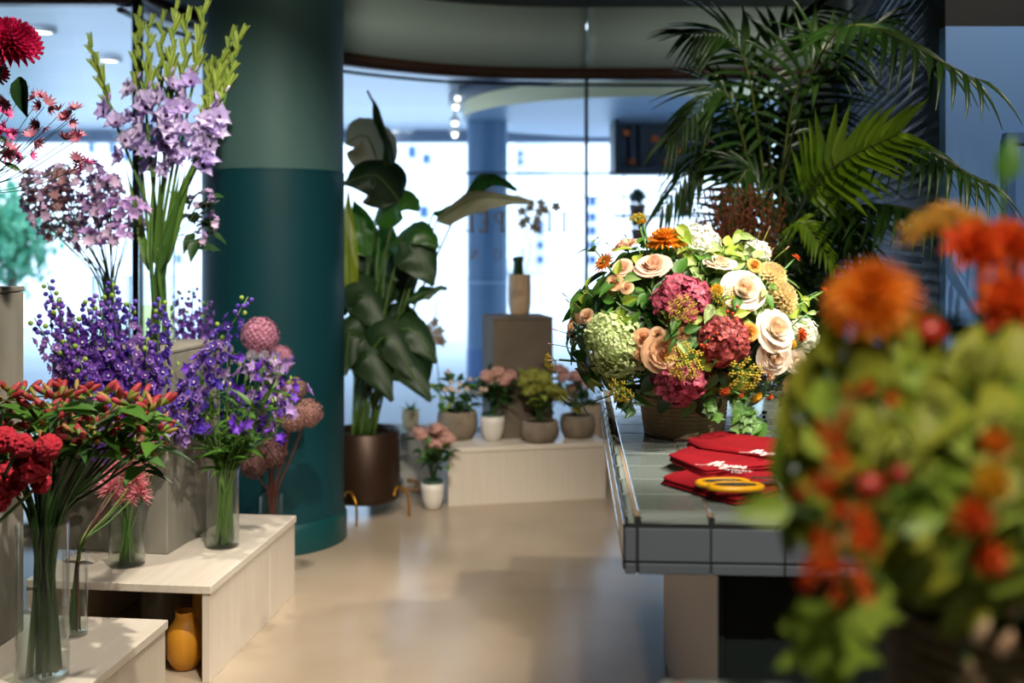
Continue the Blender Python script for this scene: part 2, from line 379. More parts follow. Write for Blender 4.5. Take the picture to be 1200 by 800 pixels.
for k, (px, py) in enumerate(((733, 158), (767, 165), (740, 192), (780, 193), (795, 180), (830, 171), (833, 181), (850, 180))):
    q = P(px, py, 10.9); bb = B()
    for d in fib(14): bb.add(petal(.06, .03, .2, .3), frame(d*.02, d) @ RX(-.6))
    single('orange_bloom', bb.mesh('far bloom', OB), 'blurred orange bloom of the shop reflection in the window', 'flower', Matrix.Translation(q), 'orange blooms of the shop reflection')
for k, (px, py) in enumerate(((747, 237), (749, 266), (803, 238))):
    q = P(px, 0, 10.85); q.z = P(px, 252 if k != 1 else 281, 10.6).z+.035; t = thing('street_planter', ('dark potted shrub on the upper outdoor ledge', 'dark potted shrub on the lower outdoor ledge', 'dark potted shrub outside beneath the palm')[k], 'planter', q, 'shrubs outside the window')
    part('pot', B().add(lathe([(.001, -.03), (.07, -.03), (.09, .08), (.08, .08)], 16)).mesh('far pot', mat('brown pot', '6b4a38')), t, Matrix.Translation(q))
    bb = B()
    for d in fib(40): bb.add(petal(.08, .03, .1, .2), frame(d*.06, d))
    part('foliage', bb.mesh('far foliage', LEAFD), t, Matrix.Translation(q+V((0, 0, .14))), 'stuff')
# buildings across the street
BW = mat('white render facade', 'f2f3f5', rough=.8); BWIN = mat('blue grey window pane', '35507f', rough=.2); BTR = mat('pale window frame', 'a9bddb')
def building(label, x0, x1, Y, h, wins, m=BW):
    t = thing('building', label, 'building', V(((x0+x1)/2, Y, 0)))
    part('facade', B().add(box(x0, x1, Y, Y+8, 0, h)).mesh('facade', m, False), t)
    for (px, py, w, hh) in wins:
        c = P(px, py, Y); sw, sh = w*Y/F/2, hh*Y/F/2
        o = part('window', B().add(box(c.x-sw*1.25, c.x+sw*1.25, Y-.12, Y, c.z-sh*1.2, c.z+sh*1.2)).mesh('far window frame', BTR, False), t)
        part('pane', B().add(box(c.x-sw, c.x+sw, Y-.16, Y-.12, c.z-sh, c.z+sh)).mesh('far pane', BWIN, False), o)
wl = [(694, y, 8, 9) for y in (236, 254, 270, 287, 304)]+[(633, y, 6, 8) for y in (262, 270, 287, 304)]+[(610, y, 5, 6) for y in (190, 180)]
building('white rendered building with a column of small blue windows', 0.2, 9.5, 48, 14, wl)
building('pale building with dim windows beyond the potted plant', -9, -.2, 44, 13, [(483, 178, 8, 12), (500, 186, 8, 10), (470, 230, 9, 12), (497, 248, 9, 12), (505, 340, 10, 16), (528, 350, 9, 16), (533, 400, 12, 16)])
building('white building across the street behind the left window', -26, -10, 46, 14, [(150, 182, 7, 12), (132, 170, 5, 18), (108, 170, 5, 16), (210, 303, 6, 10), (220, 330, 8, 12), (95, 385, 24, 26)])
building('pale green building behind the dark reflection box', 10, 24, 50, 16, [(760, 232, 14, 20), (790, 232, 14, 20), (762, 262, 12, 14), (800, 262, 12, 14)], mat('pale aqua facade', 'd6e6e2', rough=.8))
def tree(label, c, r, n, m):
    t = thing('street_tree', label, 'tree', V((c.x, c.y, 0)))
    part('trunk', B().add(tube([V((c.x, c.y, 0)), V((c.x+.1, c.y, c.z*.6)), c], .12, 8, .05)).mesh('tree trunk', mat('tree bark', '5a4a3a')), t)
    bb = B(); rr = random.Random(3)
    for d in fib(n):
        q = d*(r*rr.uniform(.4, 1.)*(1+.25*math.sin(d.x*9+d.z*7))); bb.add(petal(.16, .06, .1, .2, nu=2, nv=1), frame(q, (d+V((rr.uniform(-1, 1), rr.uniform(-1, 1), rr.uniform(-1, 1)))*.7)))
    part('crown', bb.mesh('tree crown', mat('sea green foliage', '3f8f70', '6fb58c', vary='island', transl=.3)), t, Matrix.Translation(c) @ S(1, 1, 1.1), 'stuff')
tree('green street tree outside the left window', P(8, 285, 18), .8, 1500, None)
# gilded lettering on the window glass, seen from inside so mirrored
GOLD = mat('gilt lettering', 'b08a4e', rough=.5, metal=.2)
def letter(ch):   # strokes in a 1x1 cell: (x0,y0,x1,y1,width) as bars
    h = .13; s = .07
    if ch == 'T': return [(.5, 0, .5, 1, h), (.08, 1, .92, 1, s), (.08, .86, .08, 1, s), (.92, .86, .92, 1, s), (.35, 0, .65, 0, s)]
    if ch == 'I': return [(.5, 0, .5, 1, h), (.32, 1, .68, 1, s), (.32, 0, .68, 0, s)]
    if ch == 'L': return [(.25, 0, .25, 1, h), (.08, 1, .42, 1, s), (.08, 0, .85, 0, s), (.85, 0, .85, .2, s)]
    if ch == 'E': return [(.25, 0, .25, 1, h), (.08, 1, .82, 1, s), (.08, 0, .85, 0, s), (.25, .5, .65, .5, s), (.82, .84, .82, 1, s), (.85, 0, .85, .18, s)]
    if ch == 'P': return [(.25, 0, .25, 1, h), (.08, 1, .6, 1, s), (.6, 1, .82, .86, s), (.82, .86, .82, .62, h), (.82, .62, .6, .48, s), (.6, .48, .25, .48, s), (.08, 0, .42, 0, s)]
    if ch == 'N': return [(.15, 0, .15, 1, s), (.15, 1, .85, 0, h), (.85, 0, .85, 1, s), (.02, 1, .18, 1, s), (.02, 0, .28, 0, s), (.72, 1, .98, 1, s)]
    if ch in 'OD':
        pts = [(.5+.42*math.cos(a*math.pi/6), .5+.5*math.sin(a*math.pi/6)) for a in range(13)]
        if ch == 'D': pts = [(.2, 0), (.5, 0), (.78, .18), (.88, .5), (.78, .82), (.5, 1), (.2, 1), (.2, 0)]
        return [(*pts[i], *pts[i+1], .09) for i in range(len(pts)-1)]
    if ch == 'H': return [(.2, 0, .2, 1, h), (.8, 0, .8, 1, h), (.2, .5, .8, .5, s)]
    if ch == 'C': return [(.5+.42*math.cos(a*math.pi/6+.6), .5+.5*math.sin(a*math.pi/6+.6), .5+.42*math.cos((a+1)*math.pi/6+.6), .5+.5*math.sin((a+1)*math.pi/6+.6), .09) for a in range(10)]
    return [(.25, 0, .25, 1, h)]
def letter_mesh(ch, w, hgt):
    bb = B()
    for (x0, y0, x1, y1, wd_) in letter(ch):
        a, b = V((-(x0-.5)*w, 0, (y0-.5)*hgt)), V((-(x1-.5)*w, 0, (y1-.5)*hgt)); d = (b-a).normalized(); n = V((-d.z, 0, d.x))*(wd_*hgt/2); e = d*(wd_*hgt/3)
        v = []
        for yy in (-.002, .002):
            v += [p+V((0, yy, 0)) for p in (a-e+n, b+e+n, b+e-n, a-e-n)]
        bb.add((v, [(0, 1, 2, 3), (7, 6, 5, 4), (0, 4, 5, 1), (1, 5, 6, 2), (2, 6, 7, 3), (3, 7, 4, 0)]))
    return bb.mesh('letter '+ch, GOLD, False)
def on_glass(px):   # where the sight line through column px meets the curved glass in plan
    best = min(range(len(ARCF)-1), key=lambda i: abs((ARCF[i].x*.5+ARCF[i+1].x*.5)/(ARCF[i].y*.5+ARCF[i+1].y*.5)-(px-600)/F))
    a, b = ARCF[best], ARCF[best+1]; k = (px-600)/F; t = (k*a.y-a.x)/((b.x-a.x)-k*(b.y-a.y)); p = a.lerp(b, max(-.2, min(1.2, t))); d = (b-a).normalized()
    return p, d
def put_text(label, items):
    p0, _ = on_glass(items[0][1]); t = thing('window_lettering', label, 'lettering', V((p0.x, p0.y, 1.5)))
    for (ch, px, py, w, hh) in items:
        p, d = on_glass(px); Y = p.y; nn = V((d.y, -d.x, 0)); q = p+nn*.012; q.z = HC-(py-HY)*Y/F
        M = Matrix((d, V((-d.y, d.x, 0)), V((0, 0, 1)))).transposed().to_4x4()
        part('letter', letter_mesh(ch, w*Y/F, hh*Y/F), t, Matrix.Translation(q) @ M)
put_text('large mirrored gold capitals on the window glass, middle row', [('T', 661, 260, 14, 21), ('I', 644, 260, 12, 21), ('P', 585, 260, 15, 22), ('E', 566, 260, 14, 22), ('L', 549, 260, 13, 22)])
put_text('small mirrored gold capitals on the window glass, lowest row', [('L', 610, 298, 10, 11), ('O', 583, 298, 11, 11), ('N', 555, 298, 11, 11), ('D', 529, 298, 10, 11), ('O', 503, 298, 11, 11), ('N', 478, 298, 11, 11)])
put_text('arched row of mirrored gold capitals on the window glass', [('E', 588, 216, 10, 13), ('H', 574, 219, 10, 14), ('C', 561, 222, 10, 14), ('I', 520, 221, 9, 10), ('I', 504, 219, 9, 10)])
# ------------------------------------------------------------------ display benches
LAM = mat('off-white wood grain laminate', 'cdc4b6', 'c6bcac', rough=.45, scale=5., stretch=(14, 14, .6), bump=.03, bscale=40.)
LAMT = mat('off-white bench top', 'd8d0c3', 'cec4b4', rough=.4, scale=5., stretch=(8, .6, 8), bump=.03, bscale=40.)
BH = .33
def bench(label, org, d, w, ln, open_end=True, whole=False, group='low white display benches'):
    """org: near right corner; d: unit vector of the long side; body lies to the left of d"""
    d = V((d[0], d[1], 0)).normalized(); l = V((-d.y, d.x, 0))
    M = Matrix.Translation(org) @ Matrix((l, d, V((0, 0, -1)))).transposed().to_4x4()
    M = Matrix.Translation(org) @ Matrix((-l, d, V((0, 0, 1)))).transposed().to_4x4()   # x to the right, y along
    t = thing('display_bench', label, 'bench', V(org)+l*(w/2)+d*(ln/2), group)
    k = .03
    part('top', B().add(box(-w, .006, -.006, ln+.006, BH-.028, BH, .002)).mesh('bench top', LAMT, False), t, M)
    if not whole: part('side_panel', B().add(box(-.028, 0, 0, ln*.66-.001, 0, BH-.03, .001)).mesh('bench side', LAM, False), t, M)
    part('side_panel', B().add(box(-.028, 0, 0 if whole else ln*.66+.001, ln, 0, BH-.03, .001)).mesh('bench side', LAM, False), t, M)
    part('side_panel', B().add(box(-w, -w+.028, 0, ln, 0, BH-.03, .001)).mesh('bench side', LAM, False), t, M)
    part('end_panel', B().add(box(-w+.03, -.03, ln-.03, ln, 0, BH-.03, .001)).mesh('bench end', LAM, False), t, M)
    if not open_end: part('end_panel', B().add(box(-w+.03, -.03, 0, .03, 0, BH-.03, .001)).mesh('bench end', LAM, False), t, M)
    return t
BD = V((.108, .994, 0)).normalized()
bench('low white bench with open end under the purple flowers', V((-1.025, 3.62, 0)), BD, .66, .925)
bench('nearest low white bench under the tall vase of red buds', V((-1.069, 3.29, 0))-BD*.925, BD, .66, .925)
q0, q1 = V((-.36, 6.02, 0)), V((.547, 6.215, 0)); e = (q1-q0).normalized(); 
# back bench: long side faces the camera
bench('low white bench by the window carrying potted plants', q0+V((-e.y, e.x, 0))*0, e, .45, (q1-q0).length, False, True)
# concrete plinths
CONC = mat('grey cast concrete', '8f8c80', '7a776c', rough=.75, scale=7., bump=.15, bscale=30., stretch=(1.5, 1.5, .5))
def plinth(label, org, d, w, ln, z0, z1, m=CONC):
    d = V((d[0], d[1], 0)).normalized(); l = V((-d.y, d.x, 0)); c = V(org)+l*(w/2)+d*(ln/2)
    M = Matrix.Translation(org) @ Matrix((-l, d, V((0, 0, 1)))).transposed().to_4x4()
    t = thing('plinth', label, 'plinth', V((c.x, c.y, z0)), 'concrete plinths')
    part('body', B().add(box(-w, 0, 0, ln, z0, z1-.016, .004)).mesh('plinth body', m, False), t, M)
    part('top', B().add(box(-w-.002, .002, -.002, ln+.002, z1-.015, z1, .003)).mesh('plinth top', m, False), t, M)
plinth('grey concrete plinth carrying the gladiolus vase', V((G(196, 650, BH).x, G(196, 650, BH).y, 0)), V((.16, .99)), .47, .46, BH, 1.09)
plinth('tall grey concrete plinth at the left edge of the photo', V((-1.496, 2.902, 0)), BD, .3, .3, BH, 1.364)
pb = P(648, 500, 6.36)
CONB = mat('brown grey plinth', '6f6354', '5f5548', rough=.8, scale=5., bump=.1)
plinth('brown-grey plinth by the window carrying a beige vase', V((pb.x, 6.36, 0)), V((-.21, .977)), .362, .36, BH, 1.045, CONB)
# low ledge box behind the floor pots
lb = P(470, 545, 6.5)
bx2 = thing('ledge_box', 'small grey ledge box behind the bronze pot with a ribbed vase on it', 'box', V((lb.x+.1, 6.5, 0)))
part('body', B().add(box(lb.x-.2, lb.x+.22, 6.5, 6.85, 0, .30, .004)).mesh('ledge body', mat('pale grey ledge', 'a9a69e', rough=.6), False), bx2)
part('top', B().add(box(lb.x-.21, lb.x+.23, 6.49, 6.86, .30, .325, .003)).mesh('ledge top', mat('pale grey ledge', 'a9a69e'), False), bx2)
# ------------------------------------------------------------------ tiled tables
TILE = mat('grey green glazed tile', '747d78', '68736f', rough=.12, vary='object', coat=.3, spec=.6)
TILE_SHADE = mat('shaded grey glazed tile', '5a6068', '52585f', rough=.15, vary='object', coat=.3)  # shade of the counter faces put into a darker tile colour
GROUT = mat('pale brown grout', '8a7358', rough=.9); GROUTD = mat('dark grout', '15181a', rough=.9)
CAB = mat('dark green black cabinet', '1d2a2b', rough=.5)
HT = .936
def tiled_table(label, org, nx, ny, vis=True):
    t = thing('tiled_table', label, 'table', V((org.x, org.y, 0))+TU*(nx*.075)+TV*(ny*.075), 'tiled counters')
    M = Matrix.Translation(V((org.x, org.y, 0))) @ Matrix((TU, TV, V((0, 0, 1)))).transposed().to_4x4()
    p = .15; e = .026; W = nx*p+2*e; D = ny*p+2*e; z0 = HT-.124; j = .0035
    part('core', B().add(box(.004, W-.004, .004, D-.004, z0+.002, HT-.0035)).mesh('table core', [GROUT], False), t, M)
    part('face_grout', B().add(box(.003, W-.003, .0025, .0039, z0+.003, HT-.006)).mesh('table face grout', GROUTD, False), t, M)
    tt = B().add(box(0, p-j, 0, p-j, -.01, 0, .0018)).mesh('top tile', TILE, False)
    for a in range(nx):
        for b in range(ny): part('tile', tt, t, M @ T(e+a*p+j/2, e+b*p+j/2, HT))
    # edge trims: rounded bull-nose on top, narrow strip at the bottom, tall tiles between
    tx = B().add(box(0, p-j, 0, e-j, -.026, .0005, .006)).mesh('edge trim', TILE, True)
    ty = B().add(box(0, e-j, 0, p-j, -.026, .0005, .006)).mesh('edge trim', TILE, True)
    tc = B().add(box(0, e-j, 0, e-j, -.026, .0005, .006)).mesh('corner trim', TILE, True)
    fx = B().add(box(0, p-j, 0, .006, 0, .068, .0015)).mesh('face tile', TILE_SHADE, False); fy = B().add(box(0, .006, 0, p-j, 0, .068, .0015)).mesh('face tile', TILE_SHADE, False)
    bx_ = B().add(box(0, p-j, 0, .008, 0, .022, .002)).mesh('bottom trim', TILE_SHADE, False); by_ = B().add(box(0, .008, 0, p-j, 0, .022, .002)).mesh('bottom trim', TILE_SHADE, False)
    fcx = B().add(box(0, e-j, 0, .006, 0, .068, .0015)).mesh('corner face tile', TILE_SHADE, False); bcx = B().add(box(0, e-j, 0, .008, 0, .022, .002)).mesh('corner bottom trim', TILE_SHADE, False)
    for a in range(nx):
        x = e+a*p+j/2
        for (y, yf) in ((0, -.002), (D-e+j, D-.004)):
            part('edge_trim', tx, t, M @ T(x, y, HT)); part('face_tile', fx, t, M @ T(x, yf, z0+.0265)); part('bottom_trim', bx_, t, M @ T(x, yf-.001, z0))
    for b in range(ny):
        y = e+b*p+j/2
        for (x, xf) in ((0, -.002), (W-e+j, W-.004)):
            part('edge_trim', ty, t, M @ T(x, y, HT)); part('face_tile', fy, t, M @ T(xf, y, z0+.0265)); part('bottom_trim', by_, t, M @ T(xf-.001, y, z0))
    for x in (0, W-e+j):
        for (y, yf) in ((0, -.002), (D-e+j, D-.004)):
            part('corner_trim', tc, t, M @ T(x, y, HT)); part('face_tile', fcx, t, M @ T(x, yf, z0+.0265)); part('bottom_trim', bcx, t, M @ T(x, yf-.001, z0))
    part('cabinet', B().add(box(.235, W-.15, .215, D-.2, 0, z0, .002)).mesh('table cabinet', CAB, False), t, M)
    part('side_cladding', B().add(box(.221, .2349, .231, D-.2, .012, z0, .001)).mesh('cabinet side cladding', mat('beige cabinet cladding', 'a3937e', rough=.35), False), t, M)
    part('corner_post', B().add(box(.22, .234, .205, .23, 0, z0)).mesh('cabinet post', CAB, False), t, M)
    part('plinth_strip', B().add(box(.235, W-.15, .207, .2149, 0, .1)).mesh('cabinet plinth', CAB, False), t, M)
    return t
T0 = V((.2335, 2.205, 0))
tiled_table('grey tiled counter under the large basket of flowers', T0, 7, 12)
T1 = T0-TV*(.83+.052+8*.15)
tiled_table('nearest tiled counter edge at the bottom of the photo', T1, 5, 8)
# ------------------------------------------------------------------ vases
def glass_vase(label, c, r, h, water=.5, wm=WATER, group='clear glass cylinder vases'):
    t = thing('glass_vase', label, 'vase', c, group); M = Matrix.Translation(c); w = .0035
    part('glass', B().add(lathe([(.0005, 0), (r*.97, 0), (r, .006), (r, h-.002), (r-w/2, h), (r-w, h-.002), (r-w, .014), (.0005, .012)], 40)).mesh('vase glass', GLASS), t, M)
    if water: part('water', B().add(lathe([(.0005, .0125), (r-w-.0006, .0145), (r-w-.0006, h*water), (.0005, h*water)], 40)).mesh('vase water', wm), t, M)
    return t
def mk_stem(name, label, cat, group, base, rim, tip, r, m, r1=None, bend=None, kind=None):
    """one cut stem: an empty at its foot with the stalk as a part; returns thing, tip, direction, points"""
    base, rim, tip = V(base), V(rim), V(tip); t = thing(name, label, cat, base, group)
    pts = spline([base, rim, (rim+tip)/2+(bend or V((0, 0, .0))), tip], 4)
    part('stem', B().add(tube(pts, r, 6, r1 or r*.7)).mesh(name+' stem', m), t)
    return t, tip, (pts[-1]-pts[-3]).normalized(), pts
def in_disc(c, r):
    a = U(0, 6.283); q = r*math.sqrt(U(0, 1)); return V((c.x+q*math.cos(a), c.y+q*math.sin(a), c.z))
def toward(c, r, p):      # rim point on the side of p
    d = V((p.x-c.x, p.y-c.y, 0)); k = min(1, d.length/.25)*U(.6, 1.); d = d.normalized() if d.length > 1e-4 else V((1, 0, 0)); return c+d*(r*k)
def jit(k): return V((U(-k, k), U(-k, k), U(-k, k)))
# ---------------------------------------------------------------- flower shapes (shared mesh data)
def rot_petals(n, L, W, tilt, cup, curl, a=.8, mi=0, bb=None, ph=0., z=0., r0=0., **k):
    bb = bb or B()
    for i in range(n):
        bb.add(petal(L, W, cup, curl, a, **k), RZ(2*math.pi*i/n+ph) @ T(0, r0, z) @ RX(tilt), mi)
    return bb
def floret_mesh(name, m1, m2, n=5, W=.5, tilt=.35):
    bb = rot_petals(n, 1, W, tilt, .25, .1, .55, nu=3, nv=1); rot_petals(4, .36, .16, .9, .1, 0, mi=1, bb=bb, nu=2, nv=1, z=.05)
    rot_petals(n, .7, W*.8, tilt+.5, .25, .1, .55, nu=3, nv=1, bb=bb, ph=.6)
    return bb.mesh(name, [m1, m2])
DELP = [mat('delphinium purple', '6d3cae', '9264c8', vary='object', transl=.3), mat('delphinium violet', '4f34a8', '785cc8', vary='object', transl=.3), mat('delphinium lilac', '9068bc', 'b892d8', vary='object', transl=.3)]
WEYE = mat('white flower eye', 'efe6ea', rough=.6)
DFL = [floret_mesh('delphinium floret', m, WEYE) for m in DELP]
BUD = {k: B().add(ball((0, 0, 0), 1, 8, 6)).mesh('bud', m) for k, m in (('purple', DELP[0]), ('violet', DELP[1]), ('white', mat('white bud', 'e9e6dc', transl=.2)), ('green', mat('green bud', '8fae45', transl=.2)))}
def delphinium(label, base, rim, tip, group, tone=0, size=.019, n=34, frac=.55, bend=None, width=.035):
    t, tp, d, pts = mk_stem('delphinium_stem', label, 'flower', group, base, rim, tip, .004, STEM, .0022, bend)
    pts = spline([V(rim), (V(rim)+V(tip))/2+(bend or V()), V(tip)], 12); L = [0]
    for i in range(1, len(pts)): L.append(L[-1]+(pts[i]-pts[i-1]).length)
    def at(u):
        s = u*L[-1]
        for i in range(1, len(pts)):
            if L[i] >= s: return pts[i-1].lerp(pts[i], (s-L[i-1])/max(1e-6, L[i]-L[i-1])), (pts[i]-pts[i-1]).normalized()
        return pts[-1], (pts[-1]-pts[-2]).normalized()
    ga = U(0, 6)
    for i in range(n):
        u = 1-frac+frac*(i+.5)/n; p, dd = at(min(u, .999)); ga += 2.4
        x = dd.orthogonal().normalized(); y = dd.cross(x); o = x*math.cos(ga)+y*math.sin(ga)
        k = (i+.5)/n
        if k > .84:
            part('bud', BUD['violet' if tone else 'purple'] if i % 4 else BUD['green'], t, frame(p+o*width*.45, o+dd*.5, 0, size*.42*(1.25-.5*k)))
        else:
            s = size*U(.85, 1.15)*(1.1-.45*k)
            part('floret', DFL[tone], t, frame(p+o*width*(1.05-.5*k), o+dd*.25+jit(.25), U(0, 6), s))
    return t
# gladiolus
GLAD = mat('gladiolus lilac', 'e8def6', 'c8b2ea', vary='object', transl=.35); GTHR = mat('gladiolus throat', '5a1a5e', rough=.5); GBUD = mat('gladiolus green bud', '7f9636', '97ad48', vary='object', transl=.2)
gb = rot_petals(3, 1.25, .62, 1.0, .35, -.45, .6, nu=5, nv=2); rot_petals(3, 1.15, .56, 1.1, .35, -.35, .6, bb=gb, ph=1.05, nu=5, nv=2); rot_petals(6, .36, .12, 1.2, .2, -.1, bb=gb, mi=1, nu=2, nv=1, z=.06)
GLF = gb.mesh('gladiolus flower', [GLAD, GTHR])
GLB = B().add(petal(1, .11, .9, .1, .6, nu=5, nv=1), RX(math.pi/2)).add(petal(1, .11, .9, .1, .6, nu=5, nv=1), RZ(math.pi) @ RX(math.pi/2)).add(ball((0, 0, .5), .075, 6, 6, 6.2)).mesh('gladiolus bud', GBUD)
GLT = B().add(ball((0, 0, .45), .16, 7, 6, 2.8)).mesh('lilac bud', GLAD)
SWORD = B().add(petal(1, .045, .3, .1, .45, nu=8, nv=1, fold=.3)).mesh('sword leaf', STEM)
LFM = {k: B().add(petal(1, w, .1, c, a, nu=6, nv=2, fold=.25)).mesh('leaf '+k, m) for k, w, c, a, m in (('green', .26, -.3, .7, LEAF), ('dark', .26, -.25, .7, LEAFD), ('lime', .28, -.3, .7, LEAFL), ('narrow', .1, -.35, .6, LEAF), ('ndark', .11, -.25, .6, LEAFD), ('broad', .4, -.3, .6, LEAF), ('pale', .26, -.3, .7, mat('leaf pale green', '8aa860', 'a8bd7c', vary='object', transl=.3)))}
def lobed(m):
    out = [(0, 0), (.3, .02), (.52, .3), (.34, .42), (.62, .72), (.3, .72), (0, 1.05)]; v = [(0, 0, 0), (0, .45, .05), (0, 1.05, -.12)]; f = []
    r = [(x, y, -.25*x*x+.03) for x, y in out]; l = [(-x, y, -.25*x*x+.03) for x, y in out]
    k = len(v); v += r; v += l; n = len(out)
    for i in range(n-1):
        c = 1
        f.append((c, k+i, k+i+1)); f.append((c, k+n+i+1, k+n+i))
    return B().add((v, f)).mesh('lobed leaf', m)
LFM['lobed'] = lobed(LEAF); LFM['lobedl'] = lobed(LEAFL)
def add_leaf(t, kind, p, d, up, s, w=None): return part('leaf', LFM[kind], t, leaf_frame(p, d, up, s, w))
# ------------------------------------------------------------------ LEFT DISPLAY
v6c = P(184, 404, 4.24); v6c.z = 1.09
glass_vase('tall clear vase of gladioli on the concrete plinth', v6c, .07, .40, .38, WATERY)
gl_tips = [((104, 45), (138, 150), 3, 'far left, bare bending tip'), ((163, 8), (160, 130), 4, ''), ((176, 20), (172, 140), 5, ''), ((190, 12), (185, 150), 4, ''), ((207, 0), (196, 125), 5, ''), ((220, 12), (210, 150), 5, ''), ((240, 5), (222, 120), 4, ''), ((247, 72), (238, 165), 4, ''), ((260, 66), (243, 160), 4, ''), ((273, 35), (250, 150), 4, ''), ((283, 36), (255, 140), 3, 'rightmost, against the dark column'), ((200, 60), (200, 165), 6, '')]
for k, (tp, md, nf, note) in enumerate(gl_tips):
    Y = 4.24+U(-.10, .12); tip = P(tp[0], tp[1], Y); mid = P(md[0], md[1], Y-.02); c = v6c+V((0, 0, .015)); base = in_disc(c, .05); rim = in_disc(v6c+V((0, 0, .39)), .03)+(toward(v6c, .03, mid)-v6c)
    lab = 'lilac gladiolus spike '+note if note else 'lilac gladiolus spike, %s from the window side in the tall vase' % ('', 'second', 'third', 'fourth', 'fifth', 'seventh', 'eighth', 'ninth', 'tenth', 'eleventh', '', 'sixth and shortest')[k]
    t = thing('gladiolus_stem', lab, 'flower', base, 'gladioli in the tall vase')
    pts = spline([base, rim, mid, mid.lerp(tip, .5)+V((U(-.01, .01), 0, 0)), tip], 6)
    part('stem', B().add(tube(pts, .0085, 6, .003)).mesh('gladiolus stem', STEM), t)
    d = (tip-mid).normalized(); ga = U(0, 6); nb = 8
    for i in range(nf+1):
        u = -.32+.5*i/nf; p = mid+(tip-mid)*u; o = V((U(-.9, .9), -U(.5, 1), U(-.1, .3))).normalized()
        part('flower', GLF, t, frame(p+o*.012, o+d*.25, U(0, 6), .05*U(.85, 1.1)))
    for i in range(nb):
        u = .2+.8*i/nb; p = mid+(tip-mid)*u; sd = 1 if i % 2 else -1
        o = (d*1.0+V((sd*.24, -.1, 0))).normalized(); part('bud', GLB, t, frame(p, o+jit(.1), 0, .078*(1.15-.4*i/nb)*U(.75, 1.15)))
        if i < 2: part('colour_bud', GLT, t, frame(p, o+V((sd*.3, -.3, 0)), 0, .042))
    if k % 2: part('leaf', SWORD, t, leaf_frame(rim-V((0, 0, .1)), (mid-rim).normalized()*1+jit(.08), V((0, -1, .2)), .42))
# extra green stalks filling the vase neck are the gladiolus leaves above
# lilac star flowers in the vase beside it
v7c = P(131, 402, 4.22); v7c.z = 1.09
glass_vase('clear vase of pinkish lilac clusters beside the gladiolus vase', v7c, .075, .27, .4)
LIL = [mat('dusty lilac petals', 'dcc0e2', 'ead4ea', vary='object', transl=.5), mat('mauve petals', 'c29cda', 'd6b6e6', vary='object', transl=.5), mat('dusty pink petals', 'd6b0b2', 'cc9ca4', vary='object', transl=.5)]
LILF = [rot_petals(6, 1, .36, .75, .3, -.25, .6, nu=3, nv=1).mesh('star floret', m) for m in LIL]
def umbel(name, label, cat, group, base, rim, tip, ms, n, s, spread, sm=STEM, face=None, bend=None):
    t, tp, d, pts = mk_stem(name, label, cat, group, base, rim, tip, .0028, sm, .0018, bend)
    dd = (d+(face or V())).normalized()
    bb = B()
    for i, o in enumerate(fib(n, -.15, 1.)):
        q = frame(V(), dd) @ o; p = tp+q*spread*U(.7, 1.1)
        bb.add(tube([tp, (tp+p)/2+dd*spread*.1, p], .0011, 4, cap=False))
        part('floret', R.choice(ms), t, frame(p, q+dd*.3+jit(.3), U(0, 6), s*U(.85, 1.2)))
    part('pedicels', bb.mesh('pedicels', sm), t)
    return t
rimc = v7c+V((0, 0, .255))
pos = []
for k in range(27):
    for _ in range(40):
        a, q = U(0, 6.283), math.sqrt(U(0, 1)); x, y = 95+math.cos(a)*q*66, 243+math.sin(a)*q*44+(95-(95+math.cos(a)*q*66))*-.12
        if all((x-u)**2+(y-w)**2 > 13**2 for u, w in pos): pos.append((x, y)); break
for k, (x, y) in enumerate(pos):
    Y = 4.22+U(-.14, .12); tip = P(x, y, Y)
    ms = [LILF[0], LILF[2]] if x < 85 else [LILF[0], LILF[1]]
    lab = 'dusty pink star flower cluster on the outer side of the lilac bunch' if x < 60 else ('mauve star flower cluster nearest the gladioli' if x > 125 else 'pale lilac star flower cluster in the middle of the bunch')
    umbel('star_flower_stem', lab, 'flower', 'lilac star flowers in the second vase', in_disc(v7c+V((0, 0, .015)), .05), toward(rimc, .055, tip), tip, ms, 9, .031, .04, STEMD)
# leafy lilac stems behind the gladioli
for k, (x, y) in enumerate(((238, 246), (228, 262), (246, 262), (232, 280), (222, 240), (243, 232))):
    tip = P(x, y, 4.36+U(-.04, .04)); t = umbel('lilac_sprig', 'leafy lilac sprig %s behind the gladiolus stems' % ('hanging lowest', 'second lowest', 'furthest out', 'at the bottom edge', 'close to the stems', 'standing highest')[k], 'flower', 'leafy lilac sprigs behind the gladioli', in_disc(v6c+V((0, 0, .015)), .04), v6c+V((.045, .02, .39)), tip, [LILF[1], LILF[0]], 5, .022, .03, STEMD)
    for j in range(3): add_leaf(t, 'dark', tip-V((0, 0, .02*j)), V((U(-.6, 1), U(-.6, .3), U(-.6, .5))), V((0, -.6, 1)), U(.07, .11))
